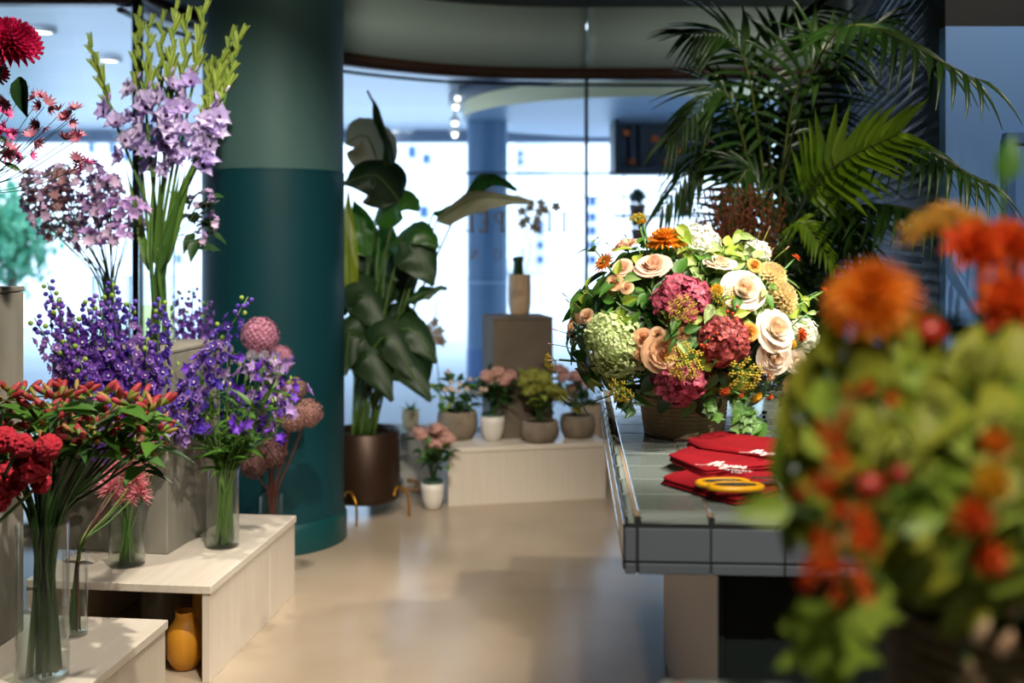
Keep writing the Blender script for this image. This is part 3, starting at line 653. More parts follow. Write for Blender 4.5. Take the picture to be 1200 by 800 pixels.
# delphinium vase on the white bench
v3c = P(149, 661, 3.86); v3c.z = BH
glass_vase('short clear vase of delphinium stems on the white bench', v3c, .064, .225, .62)
r3 = v3c+V((0, 0, .22))
dl = [(62, 350, 120, 470, 0, 3.80, 'leaning left beside the tall plinth'), (40, 372, 105, 480, 2, 3.72, 'furthest left, pressed against the plinth edge'), (78, 395, 122, 490, 0, 3.66, 'low in the left cluster above the red buds'), (55, 330, 95, 430, 1, 3.92, 'with dark bare bud tip against the window'), (115, 345, 135, 470, 0, 3.74, 'upright, in front of the lilac vase'), (132, 330, 142, 470, 1, 3.80, 'upright, tallest of the middle pair'), (152, 352, 150, 480, 2, 3.84, 'upright, nearest the gladiolus vase'), (188, 350, 182, 485, 1, 3.76, 'alone in front of the plinth corner'), (92, 420, 128, 505, 0, 3.6, 'shortest, just above the red buds'), (85, 372, 118, 475, 0, 3.76, 'in the thick of the left cluster'), (70, 410, 112, 490, 2, 3.7, 'low beside the tall plinth'), (100, 350, 125, 470, 1, 3.86, 'behind the left cluster'), (172, 395, 172, 500, 0, 3.7, 'low in front of the plinth corner')]
for (x, y, mx, my, tone, Y, note) in dl:
    tip = P(x, y, Y); mid = P(mx, my, Y); rim = toward(r3, .05, mid)
    delphinium('purple delphinium spike '+note, in_disc(v3c+V((0, 0, .015)), .04), rim, tip, 'delphiniums in the short vase', tone, .029, 54, .58, (mid-(rim+tip)/2)*.7, .042)
for (x, y, tone, note) in ((291, 347, 1, 'arching right in front of the dark column'), (262, 378, 2, 'arching right, shorter of the pair')):
    tip = P(x, y, 3.95); mid = P(228, 455, 3.9); rim = toward(r3, .055, mid)
    delphinium('blue-violet delphinium spike '+note, in_disc(v3c+V((0, 0, .015)), .04), rim, tip, 'delphiniums in the short vase', tone, .029, 50, .66, (mid-(rim+tip)/2)*.8, .042)
# delphiniums behind the plinth
v8c = V((P(222, 600, 4.62).x, 4.62, 0)); v8c = V((v8c.x, v8c.y, 0.))
glass_vase('tall clear vase standing on the floor behind the plinth', v8c, .06, .85, .3)
for (x, y, note) in ((208, 340, 'behind the gladiolus vase'), (226, 337, 'tallest behind the plinth'), (244, 352, 'behind the plinth, close to the column'), (214, 362, 'lowest behind the plinth'), (236, 366, 'half hidden behind the plinth')):
    tip = P(x, y, 4.62+U(-.05, .05)); rim = toward(v8c+V((0, 0, .84)), .04, tip)
    delphinium('purple delphinium spike '+note, in_disc(v8c+V((0, 0, .02)), .04), rim, tip, 'delphiniums behind the plinth', 0, .024, 30, .7, None, .04)
# purple bell flowers
v4c = P(261, 639, 4.09); v4c.z = BH
glass_vase('clear vase of purple bell flowers on the white bench', v4c, .062, .30, .48)
BELL = [mat('bell flower purple', '6a2fc4', '8a4fdc', vary='object', transl=.35), mat('bell flower blue violet', '5a3ad0', '7358e4', vary='object', transl=.35), mat('bell flower lilac', 'b58fd8', 'd6bce8', vary='object', transl=.35)]
BELLF = [rot_petals(5, 1, .42, .75, .4, -.35, .55, nu=4, nv=1).mesh('bell flower', m) for m in BELL]
r4 = v4c+V((0, 0, .29)); pos = []
for k in range(30):
    for _ in range(60):
        a, q = U(0, 6.283), math.sqrt(U(0, 1)); x = 285+math.cos(a)*q*72; y = 462+math.sin(a)*q*52+(x-285)*.08
        if all((x-u)**2+(y-w)**2 > 15**2 for u, w in pos): pos.append((x, y)); break
for k, (x, y) in enumerate(pos):
    Y = 4.09+U(-.17, .15); tip = P(x, y, Y)
    lab = 'blue-violet bell flower stem on the plinth side of its vase' if x < 262 else ('lilac bell flower stem nearest the alliums' if x > 315 else 'deep purple bell flower stem in the middle of its vase')
    t, tp, d, pts = mk_stem('bell_flower_stem', lab, 'flower', 'bell flowers in the clear vase', in_disc(v4c+V((0, 0, .015)), .045), toward(r4, .05, tip), tip, .0042, STEM, .002)
    ms = [BELLF[1], BELLF[0]] if x < 262 else ([BELLF[2], BELLF[0]] if x > 315 else [BELLF[0], BELLF[0], BELLF[2]])
    for j in range(4):
        p = tp+V((U(-.035, .035), U(-.035, .02), U(-.04, .03))); part('flower', R.choice(ms), t, frame(p, V((U(-.8, .8), U(-1, .2), U(-.3, .9))), U(0, 6), U(.028, .037)))
    for j in range(2):
        p = tp+V((U(-.05, .05), U(-.03, .03), U(-.02, .045))); part('bud', BUD[R.choice(['white', 'green', 'green', 'purple'])], t, frame(p, V((U(-.5, .5), U(-.5, .5), 1)), 0, .007) @ S(.7, .7, 1.5))
        part('tendril', B().add(tube([tp, (tp+p)/2+V((0, 0, .02)), p], .0013, 4)).mesh('tendril', LEAFL), t)
    for j in range(5):
        u = U(.35, .95); p = pts[int(u*(len(pts)-1))]; add_leaf(t, 'narrow', p, V((U(-1, 1), U(-1, .6), U(.2, 1))), V((0, -.3, 1)), U(.09, .14))
for k, (x, y) in enumerate(((267, 410), (281, 421), (295, 417), (309, 417), (323, 422), (315, 432), (298, 430), (325, 436))):
    tip = P(x, y, 4.25); t, tp, d, pts = mk_stem('seed_globe_stem', 'small grey-green seed globe in the row above the purple bells', 'flower', 'seed globes above the bell flowers', in_disc(v4c+V((0, 0, .015)), .04), toward(r4, .05, tip), tip, .002, STEM)
    bb = B()
    for o in fib(60): bb.add(tube([o*.2, o], .05, 3, .02, False)); bb.add(ball(o, .09, 4, 3))
    part('globe', bb.mesh('seed globe', mat('grey lilac seed globe', '9a90a6', 'b6aeb4', vary='island')), t, Matrix.Translation(tp) @ S(.022), 'stuff')
# alliums in the floor vase near the column
v5c = V((P(318, 600, 4.78).x, 4.78, 0))
glass_vase('tall glass of brown allium stems standing on the floor by the column', v5c, .052, .362, .3)
def allium_mesh(m, n=240):
    bb = B().add(ball((0, 0, 0), .55, 12, 8))
    for o in fib(n):
        M_ = frame(o*(.82+.18*R.random()), o+jit(.2), U(0, 6), 1)
        q_ = rot_petals(5, .16, .05, .4, 0, 0, nu=2, nv=1); bb.add((q_.v, q_.f), M_)
    return bb.mesh('allium head', m)
ALP = allium_mesh(mat('pink mauve allium', 'b5748f', 'c98aa2', vary='island', transl=.2)); ALB = allium_mesh(mat('dried brown allium', '8a5f58', 'b0857a', vary='island', transl=.2)); ALD = allium_mesh(mat('dark brown allium', '5c3a38', '7a5450', vary='island', transl=.2))
RSTEM = mat('reddish brown stem', '6e3a30', '5a3028', vary='object')
for (x, y, r, me, Y, note) in ((305, 393, 22, ALP, 4.72, 'pink-mauve allium globe, highest of all'), (328, 420, 16, ALP, 4.85, 'mauve allium globe half hidden behind the seed globes'), (345, 456, 14, ALB, 4.8, 'small brown allium globe above the bottom right pair'), (361, 484, 17, ALB, 4.7, 'brown allium globe furthest right'), (343, 490, 16, ALB, 4.66, 'brown allium globe beside the furthest right one'), (318, 531, 19, ALD, 4.72, 'dark brown allium globe under the bell flowers'), (297, 545, 16, ALD, 4.66, 'dark brown allium globe lowest, beside the clear vase')):
    tip = P(x, y, Y); low = y > 520
    base = in_disc(v5c+V((0, 0, .02)), .03); rim = toward(v5c+V((0, 0, .35)), .035, tip)
    t, tp, d, pts = mk_stem('allium_stem', note, 'flower', 'alliums in the floor glass', base, rim, tip, .0055, RSTEM, .004)
    part('globe', me, t, Matrix.Translation(tip) @ RZ(U(0, 6)) @ S(r*Y/F), 'stuff')
# red alstroemeria in the tall front vase
v1c = P(50, 796, 2.86); v1c.z = BH
glass_vase('large clear vase of red alstroemeria on the nearest bench', v1c, .068, .415, .42)
AB1 = mat('red orange alstroemeria bud', 'a62c34', 'c8525a', vary='object', transl=.3); AB2 = mat('olive green bud base', '8c8a3a', '6f8a35', vary='object', transl=.2)
bb = B(); bb.add(lathe([(.02, 0), (.14, .22), (.2, .42), (.21, .55)], 8), None, 1); bb.add(lathe([(.21, .55), (.21, .8), (.13, 1.1), (.02, 1.2)], 8), None, 0)
ALB_ = bb.mesh('alstroemeria bud', [AB1, AB2])
bb = B(); bb.add(lathe([(.02, 0), (.13, .22), (.17, .45), (.13, .8), (.02, 1.02)], 8), None, 0); ALG_ = bb.mesh('green bud', [mat('green red bud', '9a9a48', 'b8704a', vary='object', transl=.2)])
r1c = v1c+V((0, 0, .40)); pos = [(183, 500), (165, 482)]
for k in range(30):
    for _ in range(80):
        x = U(-25, 185); lo = 452+max(0, abs(x-70)-50)*.28; y = U(lo, lo+66)
        if all((x-u)**2+((y-w)*1.4)**2 > 19**2 for u, w in pos): pos.append((x, y)); break
for k, (x, y) in enumerate(pos):
    Y = 2.86+U(-.17, .2); tip = P(x, y+10, Y)
    lab = 'red alstroemeria stem reaching furthest out over the white bench' if k == 0 else ('red alstroemeria stem beside the one reaching furthest out' if k == 1 else 'red alstroemeria bud cluster in the large front vase')
    t, tp, d, pts = mk_stem('alstroemeria_stem', lab, 'flower', 'alstroemerias in the large front vase', in_disc(v1c+V((0, 0, .015)), .048), toward(r1c, .052, tip), tip, .0052, STEMD, .0036, V((0, 0, .02)))
    for j in range(6):
        o = V((math.cos(j*1.05+k), math.sin(j*1.05+k)*.8-.1, U(.25, 1.0))); s = U(.036, .047)
        part('bud', ALB_ if (j+k) % 3 else ALG_, t, frame(tp+o*.022, o, U(0, 6), s))
    for j in range(6):
        o = V((math.cos(j*1.6+k), math.sin(j*1.6+k), U(-.3, .4))); add_leaf(t, 'green' if j % 2 else 'ndark', tp-V((0, 0, U(.005, .04))), o, V((0, -.2, 1)), U(.07, .11))
# glass with leaning stems: nerine and astilbe
v2c = P(88, 744, 3.17); v2c.z = BH
glass_vase('narrow glass of leaning brown stems behind the large front vase', v2c, .036, .25, .42)
r2c = v2c+V((0, 0, .245))
NER = mat('nerine coral pink', 'e58a98', 'eea6ae', vary='object', transl=.35)
nb_ = B()
for i in range(6): nb_.add(petal(1, .1, .3, .55, .5, nu=6, nv=1, wave=.03), RZ(i*1.047) @ RX(.7))
for i in range(4): nb_.add(tube([V((0, 0, 0)), V((.1*math.cos(i*1.6), .1*math.sin(i*1.6), .4)), V((.22*math.cos(i*1.6), .22*math.sin(i*1.6), .7))], .015, 4))
NERF = nb_.mesh('nerine floret', NER)
for k, (x, y) in enumerate(((140, 553), (158, 562), (130, 572), (162, 578), (150, 545), (147, 582))):
    tip = P(x, y, 3.42+U(-.05, .05)); t, tp, d, pts = mk_stem('nerine_stem', 'coral pink nerine head, %s in its cluster' % ('top left', 'right of centre', 'outermost left', 'lowest right', 'highest', 'lowest')[k], 'flower', 'pink nerines above the short vase', in_disc(v2c+V((0, 0, .015)), .02), toward(r2c, .028, tip), tip, .0035, STEM)
    for j, o in enumerate(fib(9, -.5, 1)):
        part('floret', NERF, t, frame(tp+o*.012, V((o.x, -abs(o.y)*.8-.15, o.z*.9)), U(0, 6), .042*U(.9, 1.15)))
AST = mat('peach astilbe plume', 'cf8f72', 'd9a48c', vary='island', transl=.3)
for k, (x, y) in enumerate(((172, 492), (186, 500), (160, 520), (180, 535), (172, 515))):
    tip = P(x, y, 3.5+U(-.05, .06)); t, tp, d, pts = mk_stem('astilbe_stem', 'feathery peach astilbe plume, %s of the five' % ('highest', 'furthest right', 'furthest left', 'lowest', 'middle')[k], 'flower', 'peach astilbe plumes', in_disc(v2c+V((0, 0, .015)), .02), toward(r2c, .028, tip), tip, .0022, RSTEM)
    bb = B(); dd = (d+V((.2, 0, .3))).normalized(); rr = .05; p0 = tp-dd*.10; x_ = dd.orthogonal().normalized(); y_ = dd.cross(x_)
    for j in range(34):
        u = j/34; p = p0+dd*(.16*u); a = j*2.4; o = (x_*math.cos(a)+y_*math.sin(a))*1.+dd*.8; Lb = .045*(1.05-u)
        q = p+o.normalized()*Lb; bb.add(tube([p, q], .0008, 3, cap=False))
        for s_ in range(6): bb.add(ball(p.lerp(q, (s_+1)/6)+jit(.003), .0028, 4, 3))
    part('plume', bb.mesh('astilbe plume', AST), t, None, 'stuff')
# red celosia and the vase they stand in, at the picture edge
v9c = P(-52, 800, 2.9); v9c.z = BH
glass_vase('clear vase of red cockscomb at the left photo edge', v9c, .06, .33, .4)
CEL = mat('crimson cockscomb', 'b3122a', 'd62c44', vary=None, scale=40., rough=.7, bump=.5, bscale=120.)
def lump(seed, n=44, m=30):
    v, f = ball((0, 0, 0), 1, n, m); out = []
    for p in v:
        p = V(p); q = p*3.2+V((seed*7.1, 0, 0)); w = 1-abs(noise.noise(q))*1.7; k = .70+.32*w+.14*noise.noise(p*6+V((seed, 0, 0)))+.07*noise.noise(p*15); out.append(p*k)
    return B().add((out, f)).mesh('cockscomb', CEL)
LUMP = [lump(i) for i in range(3)]
for k, (x, y, r) in enumerate(((24, 522, 15), (3, 515, 16), (56, 524, 16), (38, 545, 21), (12, 560, 23), (-8, 580, 24), (48, 566, 12))):
    Y = 2.66+U(-.06, .06); tip = P(x, y, Y); t, tp, d, pts = mk_stem('cockscomb_stem', 'crimson cockscomb head, %s' % ('highest in the row of red lumps', 'cut by the photo edge at the top', 'furthest right beneath the red buds', 'large one in the middle', 'largest one, low on the left', 'lowest, cut by the photo edge', 'small one hanging under the middle')[k], 'flower', 'crimson cockscombs', in_disc(v9c+V((0, 0, .015)), .04), toward(v9c+V((0, 0, .32)), .045, tip), tip, .006, STEM, .005)
    part('head', LUMP[k % 3], t, frame(tp, V((U(-.4, .4), -.6, U(.2, 1))), U(0, 6), r*Y/F) @ S(1.05, 1.05, .9), 'stuff')
# pink flowers above the tall plinth
v10c = V((-1.62, 3.05, 1.364))
glass_vase('clear vase on the tall plinth at the left photo edge', v10c, .055, .26, .4)
r10 = v10c+V((0, 0, .25))
DAH = mat('magenta dahlia', 'a80f44', 'cc2460', vary='island', transl=.3); DAHC = mat('deep magenta', '8a0f3c')
def dahlia_mesh(m, layers=7, n=16, name='dahlia', W=.17):
    bb = B()
    for l in range(layers):
        u = l/(layers-1); rot_petals(int(n*(1-.45*u)), 1-.62*u, W*(1-.25*u), -.35+1.5*u, .9, .12, .62, bb=bb, ph=l*.7, nu=4, nv=1, z=.08*l*.5)
    return bb.mesh(name, m)
DAHM = dahlia_mesh(DAH, 10, 24, 'magenta dahlia', .16)
for k, (x, y, r, Y) in enumerate(((12, 50, 37, 2.85), (-14, 84, 24, 2.9))):
    tip = P(x, y, Y); t, tp, d, pts = mk_stem('dahlia_stem', 'large magenta dahlia %s' % ('with full round head near the top of the left window', 'mostly cut off by the photo edge')[k], 'flower', 'magenta dahlias', in_disc(v10c+V((0, 0, .015)), .03), toward(r10, .03, tip), tip-V((.01, 0, .02)), .0055, STEMD, .005, V((.02, 0, 0)))
    hd = part('head', DAHM, t, frame(tip, V((.35, -.75, .65)), 0, r*Y/F))
    add_leaf(t, 'dark', P(24, 90, Y), V((.1, -.2, -1)), V((-.3, -1, .3)), .11)
PIN = [mat('dusty rose petals', 'b05a74', 'c87c8c', vary='object', transl=.3), mat('hot pink tuft', 'd63a86', 'e66aa4', vary='object', transl=.3), mat('faded plum petals', '8a4460', 'a86a74', vary='object', transl=.3)]
PINF = [rot_petals(9, 1, .17, .5, .2, .1, .6, nu=3, nv=1).mesh('astrantia floret', m) for m in PIN]
for k, (x, y, i) in enumerate(((46, 117, 0), (52, 125, 2), (70, 134, 0), (80, 143, 0), (88, 133, 2), (92, 163, 0), (75, 167, 2), (10, 120, 2), (2, 135, 1), (12, 152, 1), (3, 160, 1), (25, 110, 2), (50, 148, 2), (38, 165, 0), (8, 178, 0), (30, 183, 1), (88, 190, 2), (98, 195, 1))):
    tip = P(x, y, 2.95+U(-.1, .15)); t, tp, d, pts = mk_stem('astrantia_stem', 'small %s flower in the wispy bunch at the upper left' % ('dusty rose', 'hot pink', 'faded plum')[i], 'flower', 'wispy pink flowers at the upper left', in_disc(v10c+V((0, 0, .015)), .03), toward(r10, .035, tip), tip, .0016, STEMD, .0011, V((0, 0, -.02)))
    for j in range(3):
        o = V((U(-1, 1), U(-1, .2), U(-.4, .9))); part('floret', PINF[i], t, frame(tp+o*.013, o, U(0, 6), .026*U(.8, 1.2)))
    if k % 3 == 0: add_leaf(t, 'ndark', pts[-4], V((U(-1, 1), -.3, .5)), V((0, -1, .5)), .07)
# things stored inside the open bench
yv = P(214, 788, 3.72); yv.z = 0
YEL = mat('mustard ceramic', 'c98a1f', 'bd7f1b', rough=.5, scale=10.)
t = thing('ceramic_vase', 'mustard yellow ceramic vase inside the open end of the bench', 'vase', V((yv.x, 3.75, 0)))
part('body', B().add(lathe([(.001, 0), (.036, .0), (.042, .008), (.062, .04), (.063, .085), (.061, .135), (.038, .17)], 36)).mesh('yellow vase body', YEL), t, T(yv.x, 3.75, 0))
part('neck', B().add(lathe([(.038, .17), (.033, .182), (.034, .196), (.036, .2), (.03, .2), (.029, .15)], 36)).mesh('yellow vase neck', YEL), t, T(yv.x, 3.75, 0))
t = thing('ceramic_jar', 'second mustard jar standing behind the yellow vase', 'jar', V((-1.13, 3.96, 0)))
part('body', B().add(lathe([(.001, 0), (.04, 0), (.05, .02), (.055, .16), (.05, .25), (.03, .262), (.03, .2)], 32)).mesh('jar body', YEL), t, T(-1.13, 3.96, 0))
part('rim', B().add(lathe([(.03, .262), (.035, .268), (.035, .276), (.028, .276)], 32)).mesh('jar rim', YEL), t, T(-1.13, 3.96, 0))
glass_vase('empty glass vase stored inside the open bench', V((-1.27, 3.85, 0)), .07, .27, 0)
# ------------------------------------------------------------------ basket bouquet on the tiled counter
def coil_basket(label, c, r0, r1, h, m, n=18):
    prof = []
    for i in range(n):
        z = h*i/n; r = r0+(r1-r0)*math.sin(math.pi*.5*min(1, (i+.5)/n*1.3))
        prof += [(r-.005, z), (r-.001, z+h/n*.22), (r, z+h/n*.5), (r-.001, z+h/n*.78)]
    prof += [(r1-.003, h), (r1-.012, h), (r1-.014, h*.6), (.001, h*.55)]
    t = thing('flower_basket', label, 'basket', c)
    part('coil_wall', B().add([(.001, .001)] and lathe([(.001, .001)]+prof[:-2], 56)).mesh('coil basket', m), t, Matrix.Translation(c))
    part('liner', B().add(lathe([(r1-.013, h), (r1-.014, h*.8), (.001, h*.78)], 40)).mesh('basket liner', mat('dark basket liner', '2a2418', rough=.9)), t, Matrix.Translation(c))
    return t
WICK = mat('brown seagrass coil', 'b39472', 'c6a986', rough=.8, scale=30., stretch=(1, 1, .4), bump=.6, bscale=90.)
bc = G(801, 517, HT); bc = V((bc.x, bc.y+.125, HT)); bc.x = (801-600)*bc.y/F
coil_basket('brown coiled seagrass basket on the tiled counter', bc, .115, .129, .175, WICK, 15)
DC = P(805, 388, 3.13); DA = V((.35, .33, .27))        # centre and half axes of the flower dome
def dome(px, py, C=DC, A=DA, k=1.):
    o = V((0, 0, HC)); d = V(((px-600)/F, 1, -(py-HY)/F)); A = A*k
    q = V(((o.x-C.x)/A.x, (o.y-C.y)/A.y, (o.z-C.z)/A.z)); e = V((d.x/A.x, d.y/A.y, d.z/A.z))
    a, b, c = e.dot(e), 2*q.dot(e), q.dot(q)-1; D = b*b-4*a*c
    t = (-b-math.sqrt(D))/(2*a) if D > 0 else -b/(2*a)
    p = o+d*t; n = V(((p.x-C.x)/A.x**2, (p.y-C.y)/A.y**2, (p.z-C.z)/A.z**2)).normalized()
    return p, n
def hydrangea_mesh(m, n=150, sz=.19, lo=-.75, core=None, cone=0.):
    bb = B().add(ball((0, 0, 0), .72, 14, 10), None, 1)
    for o in fib(n, lo, 1):
        k = 1+U(-.1, .1); o2 = V((o.x*(1-cone*max(0, o.z)), o.y*(1-cone*max(0, o.z)), o.z*(1+cone*.5)))
        M_ = frame(o2*k*.92, o+jit(.6), U(0, 6)); s = sz*U(.7, 1.15)
        for i in range(4):
            w = s*.5; bb.add(([(0, 0, 0), (w, s*.5, .02), (w*.55, s*1.02, .03*((i*7)%3-1)), (-w*.55, s*1.02, -.03), (-w, s*.5, .02)], [(0, 1, 2, 3, 4)]), M_ @ RZ(i*math.pi/2) @ RX(.12), 0)
    return bb.mesh('hydrangea bloom', [m, core or m], False)
HYD = {'crimson': hydrangea_mesh(mat('crimson hydrangea', '7c2036', 'cc6078', vary='island', transl=.25), 165, .23, core=mat('dark wine', '5a1420')),
       'rust': hydrangea_mesh(mat('rust red hydrangea', '701a24', 'bc5a54', vary='island', transl=.25), 165, .22, core=mat('dark wine', '5a1420')),
       'lime': hydrangea_mesh(mat('lime white hydrangea', 'd6e0b0', 'a9bf72', vary='island', transl=.3), 330, .12, -.9, core=mat('pale green core', '8aa058'), cone=.35),
       'white': hydrangea_mesh(mat('white hydrangea', 'f2f0e2', 'e6ead0', vary='island', transl=.3), 170, .17, core=mat('cream core', 'cfd2b0')),
       'pinkpot': hydrangea_mesh(mat('dusty pink hydrangea', 'cf9a8e', 'e0b4a6', vary='island', transl=.25), 110, .22, core=mat('dusty core', 'a0685e')),
       'limepot': hydrangea_mesh(mat('olive lime hydrangea', '93993c', 'b3b052', vary='island', transl=.25), 110, .22, core=mat('olive core', '5f6a28'))}
def rose_petal(r, h, flare, span=.92, nu=6, nv=3):
    v = []; f = []; k = 2*nv+1
    for i in range(nu+1):
        u = i/nu; rr = r*(math.sin(min(1, u*1.15)*math.pi*.5)**.75)*(1+flare*max(0, u-.6)**1.5*4)
        z = h*u-flare*h*.9*max(0, u-.75)**1.3*2.2
        for j in range(-nv, nv+1):
            s = j/nv; a = s*span*(.55+.45*math.sin(min(1, u*1.1)*math.pi*.5)); zz = z-h*.3*(s*s)*u**2+.02*math.sin(s*5+r*20)*u
            v.append((rr*math.sin(a), rr*math.cos(a), zz))
    for i in range(nu):
        for j in range(k-1): f.append((i*k+j, i*k+j+1, (i+1)*k+j+1, (i+1)*k+j))
    return v, f
def rose_set(key, c1, c2, i1, i2):
    m = mat('rose petal '+key, c1, c2, vary='object', transl=.35, rough=.6); mi = mat('rose heart '+key, i1, i2, vary='object', transl=.35, rough=.6)
    heart = B()
    for n, r, h in ((3, .08, .98), (3, .15, .99), (4, .22, .98), (4, .30, .97)):
        for i in range(n): heart.add(rose_petal(r, h, .05, 1.25), RZ(i*6.283/n+r*9))
    whole = B(); whole.add((heart.v, heart.f))
    for n, r, h, fl in ROSE_L:
        for i in range(n): whole.add(rose_petal(r, h, fl), RZ(i*6.283/n+r*5) @ RX(-.09*(i % 3)) @ S(1, 1, 1-.07*(i % 2)))
    return {'heart': heart.mesh('rose heart', mi), 'petals': [B().add(rose_petal(r, h, fl)).mesh('rose petal', m) for n, r, h, fl in ROSE_L], 'whole': whole.mesh('small rose', m)}
ROSE_L = ((4, .38, .94, .05), (4, .47, .9, .1), (5, .57, .84, .18), (5, .68, .76, .28), (5, .8, .66, .42), (6, .9, .52, .55))
ROSES = {'peach': rose_set('peach', 'eebf94', 'f5d3ae', 'e9ae78', 'eebb88'), 'cream': rose_set('cream', 'f7e3cc', 'fbeedd', 'f2d3ac', 'f5dcba'), 'blush': rose_set('blush', 'f2cdb4', 'f7ddc8', 'edbc9c', 'f0c6a8'), 'tan': rose_set('tan', 'd8a878', 'e2b98c', 'b87a4a', 'c48a58'), 'amber': rose_set('amber', 'dd9a3e', 'e8b25a', 'c2562c', 'd06a30')}
CAL = B().add(ball((0, 0, .02), .3, 8, 5)).mesh('rose calyx', LEAF)
def inner(C, p): return C+(p-C)*.25-V((0, 0, .08))
def rose(label, px, py, r, key, group, big=True, face=None, C=DC, A=DA, out=0., cat='flower', name='rose'):
    p, n = dome(px, py, C, A); p = p+n*out; s = r*p.y/F*1.0; d = (n*.75+(face or V())).normalized(); b = inner(C, p)
    t = thing(name, label, cat, b, group); pb = p-d*s*.55
    part('stem', B().add(tube([b, (b+pb)/2, pb], .003, 5)).mesh('rose stem', STEM), t)
    M_ = frame(pb, d, U(0, 6), s); rs = ROSES[key]; part('calyx', CAL, t, M_)
    if big:
        part('heart', rs['heart'], t, M_)
        for li, (nn, rr, h, fl) in enumerate(ROSE_L):
            for i in range(nn): part('petal', rs['petals'][li], t, M_ @ RZ(i*6.283/nn+rr*5+U(-.12, .12)) @ RX(U(-.22, .05)) @ S(U(.93, 1.08), U(.93, 1.08), U(.88, 1.1)))
    else: part('bloom', rs['whole'], t, M_)
    return t
RG = 'roses in the basket'; VW = V((0, -.55, .1))
rose('large open cream rose right of the upper crimson hydrangea', 869, 343, 19, 'cream', RG, face=VW, out=.02)
rose('blush rose standing above and left of the upper crimson hydrangea', 766, 313, 16, 'blush', RG, face=V((0, -.3, .5)), out=.015)
rose('peach rose seen from the side, beside the orange gerbera', 735, 292, 13, 'blush', RG, face=V((-.3, -.2, .8)), out=.02)
rose('peach rose between the lime and lower crimson hydrangeas', 780, 411, 18, 'peach', RG, face=V((.3, -.6, 0)), out=.02)
rose('flat cream rose under the tall white hydrangea', 843, 309, 14, 'cream', RG, face=V((0, -.1, .8)), out=.01)
rose('upper of the two brightly lit cream roses at the basket side', 905, 386, 19, 'cream', RG, face=V((.1, -.4, .3)), out=.02)
rose('lower of the two brightly lit cream roses at the basket side', 902, 417, 15, 'cream', RG, face=V((-.3, -.6, -.1)), out=.02)
rose('peach rose at the outer window side of the bouquet', 671, 383, 14, 'peach', RG, face=V((-.8, -.1, .3)), out=.0)
for (x, y, r, k, lab) in ((756, 396, 9, 'peach', 'small peach spray rose touching the lime hydrangea'), (772, 392, 7, 'peach', 'smallest peach spray rose in the group of three'), (755, 411, 8, 'tan', 'lowest tan spray rose in the group of three'), (800, 390, 7, 'tan', 'faded tan spray rose between the crimson hydrangeas'), (733, 318, 9, 'blush', 'small blush rose under the side-turned peach rose'), (724, 335, 8, 'tan', 'tan rose bud near the upper leaves'), (738, 341, 6, 'peach', 'tiny peach bud under the tan rose bud'), (875, 389, 8, 'amber', 'amber spray rose beside the rust hydrangea'), (897, 436, 6, 'peach', 'small peach bud under the lower lit cream rose'), (922, 446, 9, 'tan', 'faded beige rose at the lower outer edge'), (693, 372, 7, 'peach', 'small peach bud behind the outer peach rose'), (881, 316, 7, 'amber', 'amber bud under the white hydrangea'), (928, 421, 11, 'cream', 'white rose lowest at the outer lit edge')):
    rose(lab, x, y, r, k, RG, False, face=VW, out=.02)
def head(name, label, px, py, r, me, group, stretch=(1, 1, 1), face=None, out=0., C=DC, A=DA, roll=None, kind='stuff'):
    p, n = dome(px, py, C, A); p = p+n*out; s = r*p.y/F; d = (n+(face or V())).normalized(); b = inner(C, p)
    t = thing(name, label, 'flower', b, group)
    part('stem', B().add(tube([b, (b+p)/2, p-d*s*.3], .0035, 5)).mesh(name+' stem', STEM), t)
    part('bloom', me, t, frame(p, d, U(0, 6) if roll is None else roll, s) @ S(*stretch), kind); return t
HG = 'hydrangeas in the basket'
head('hydrangea', 'large lime-white cone hydrangea on the window side of the basket', 719, 404, 40, HYD['lime'], HG, (1, 1, 1.2), V((-.2, -.2, .8)), -.02)
head('hydrangea', 'crimson hydrangea at the centre of the bouquet, uppermost of three', 799, 352, 33, HYD['crimson'], HG, (1, 1, .9), None, -.015)
head('hydrangea', 'rust-red hydrangea right of the bouquet centre', 850, 399, 32, HYD['rust'], HG, (1, 1, .9), None, -.02)
head('hydrangea', 'dark crimson hydrangea hanging over the basket rim', 796, 447, 32, HYD['crimson'], HG, (1, 1, .9), V((0, -.3, -.1)), -.02)
head('hydrangea', 'white hydrangea at the very top of the bouquet', 817, 284, 28, HYD['white'], HG, (1, 1, .9), V((0, 0, .4)), -.01)
head('hydrangea', 'small white hydrangea near the grass tails', 887, 296, 17, HYD['white'], HG, (1, 1, .9), None, 0)
head('hydrangea', 'white hydrangea at the sunlit outer edge', 940, 392, 21, HYD['white'], HG, (1, 1, .9), None, 0)
head('hydrangea', 'cream hydrangea partly behind the orange gerbera', 712, 338, 15, HYD['lime'], HG, (1, 1, .9), None, -.02)
CHR = dahlia_mesh(mat('golden orange chrysanthemum', 'e8921e', 'f2ae3a', vary='island', transl=.3), 6, 20, 'chrysanthemum', .13)
GER = rot_petals(14, 1, .2, .15, .1, -.1, .5, nu=4, nv=1); rot_petals(12, .7, .17, .4, .1, -.05, .5, bb=GER, ph=.3, nu=3, nv=1, z=.03); rot_petals(14, .3, .07, .9, .1, 0, bb=GER, mi=1, nu=2, nv=1, z=.05)
GER.add(ball((0, 0, .06), .16, 8, 5), None, 1); GER = GER.mesh('gerbera', [mat('orange gerbera', 'd8701c', 'e08628', vary='island', transl=.3), mat('gerbera eye', '9a7a2a')])
CARN = dahlia_mesh(mat('apricot cream petals', 'f2dc9e', 'f6e8c0', vary='island', transl=.35), 7, 18, 'apricot bloom', .3)
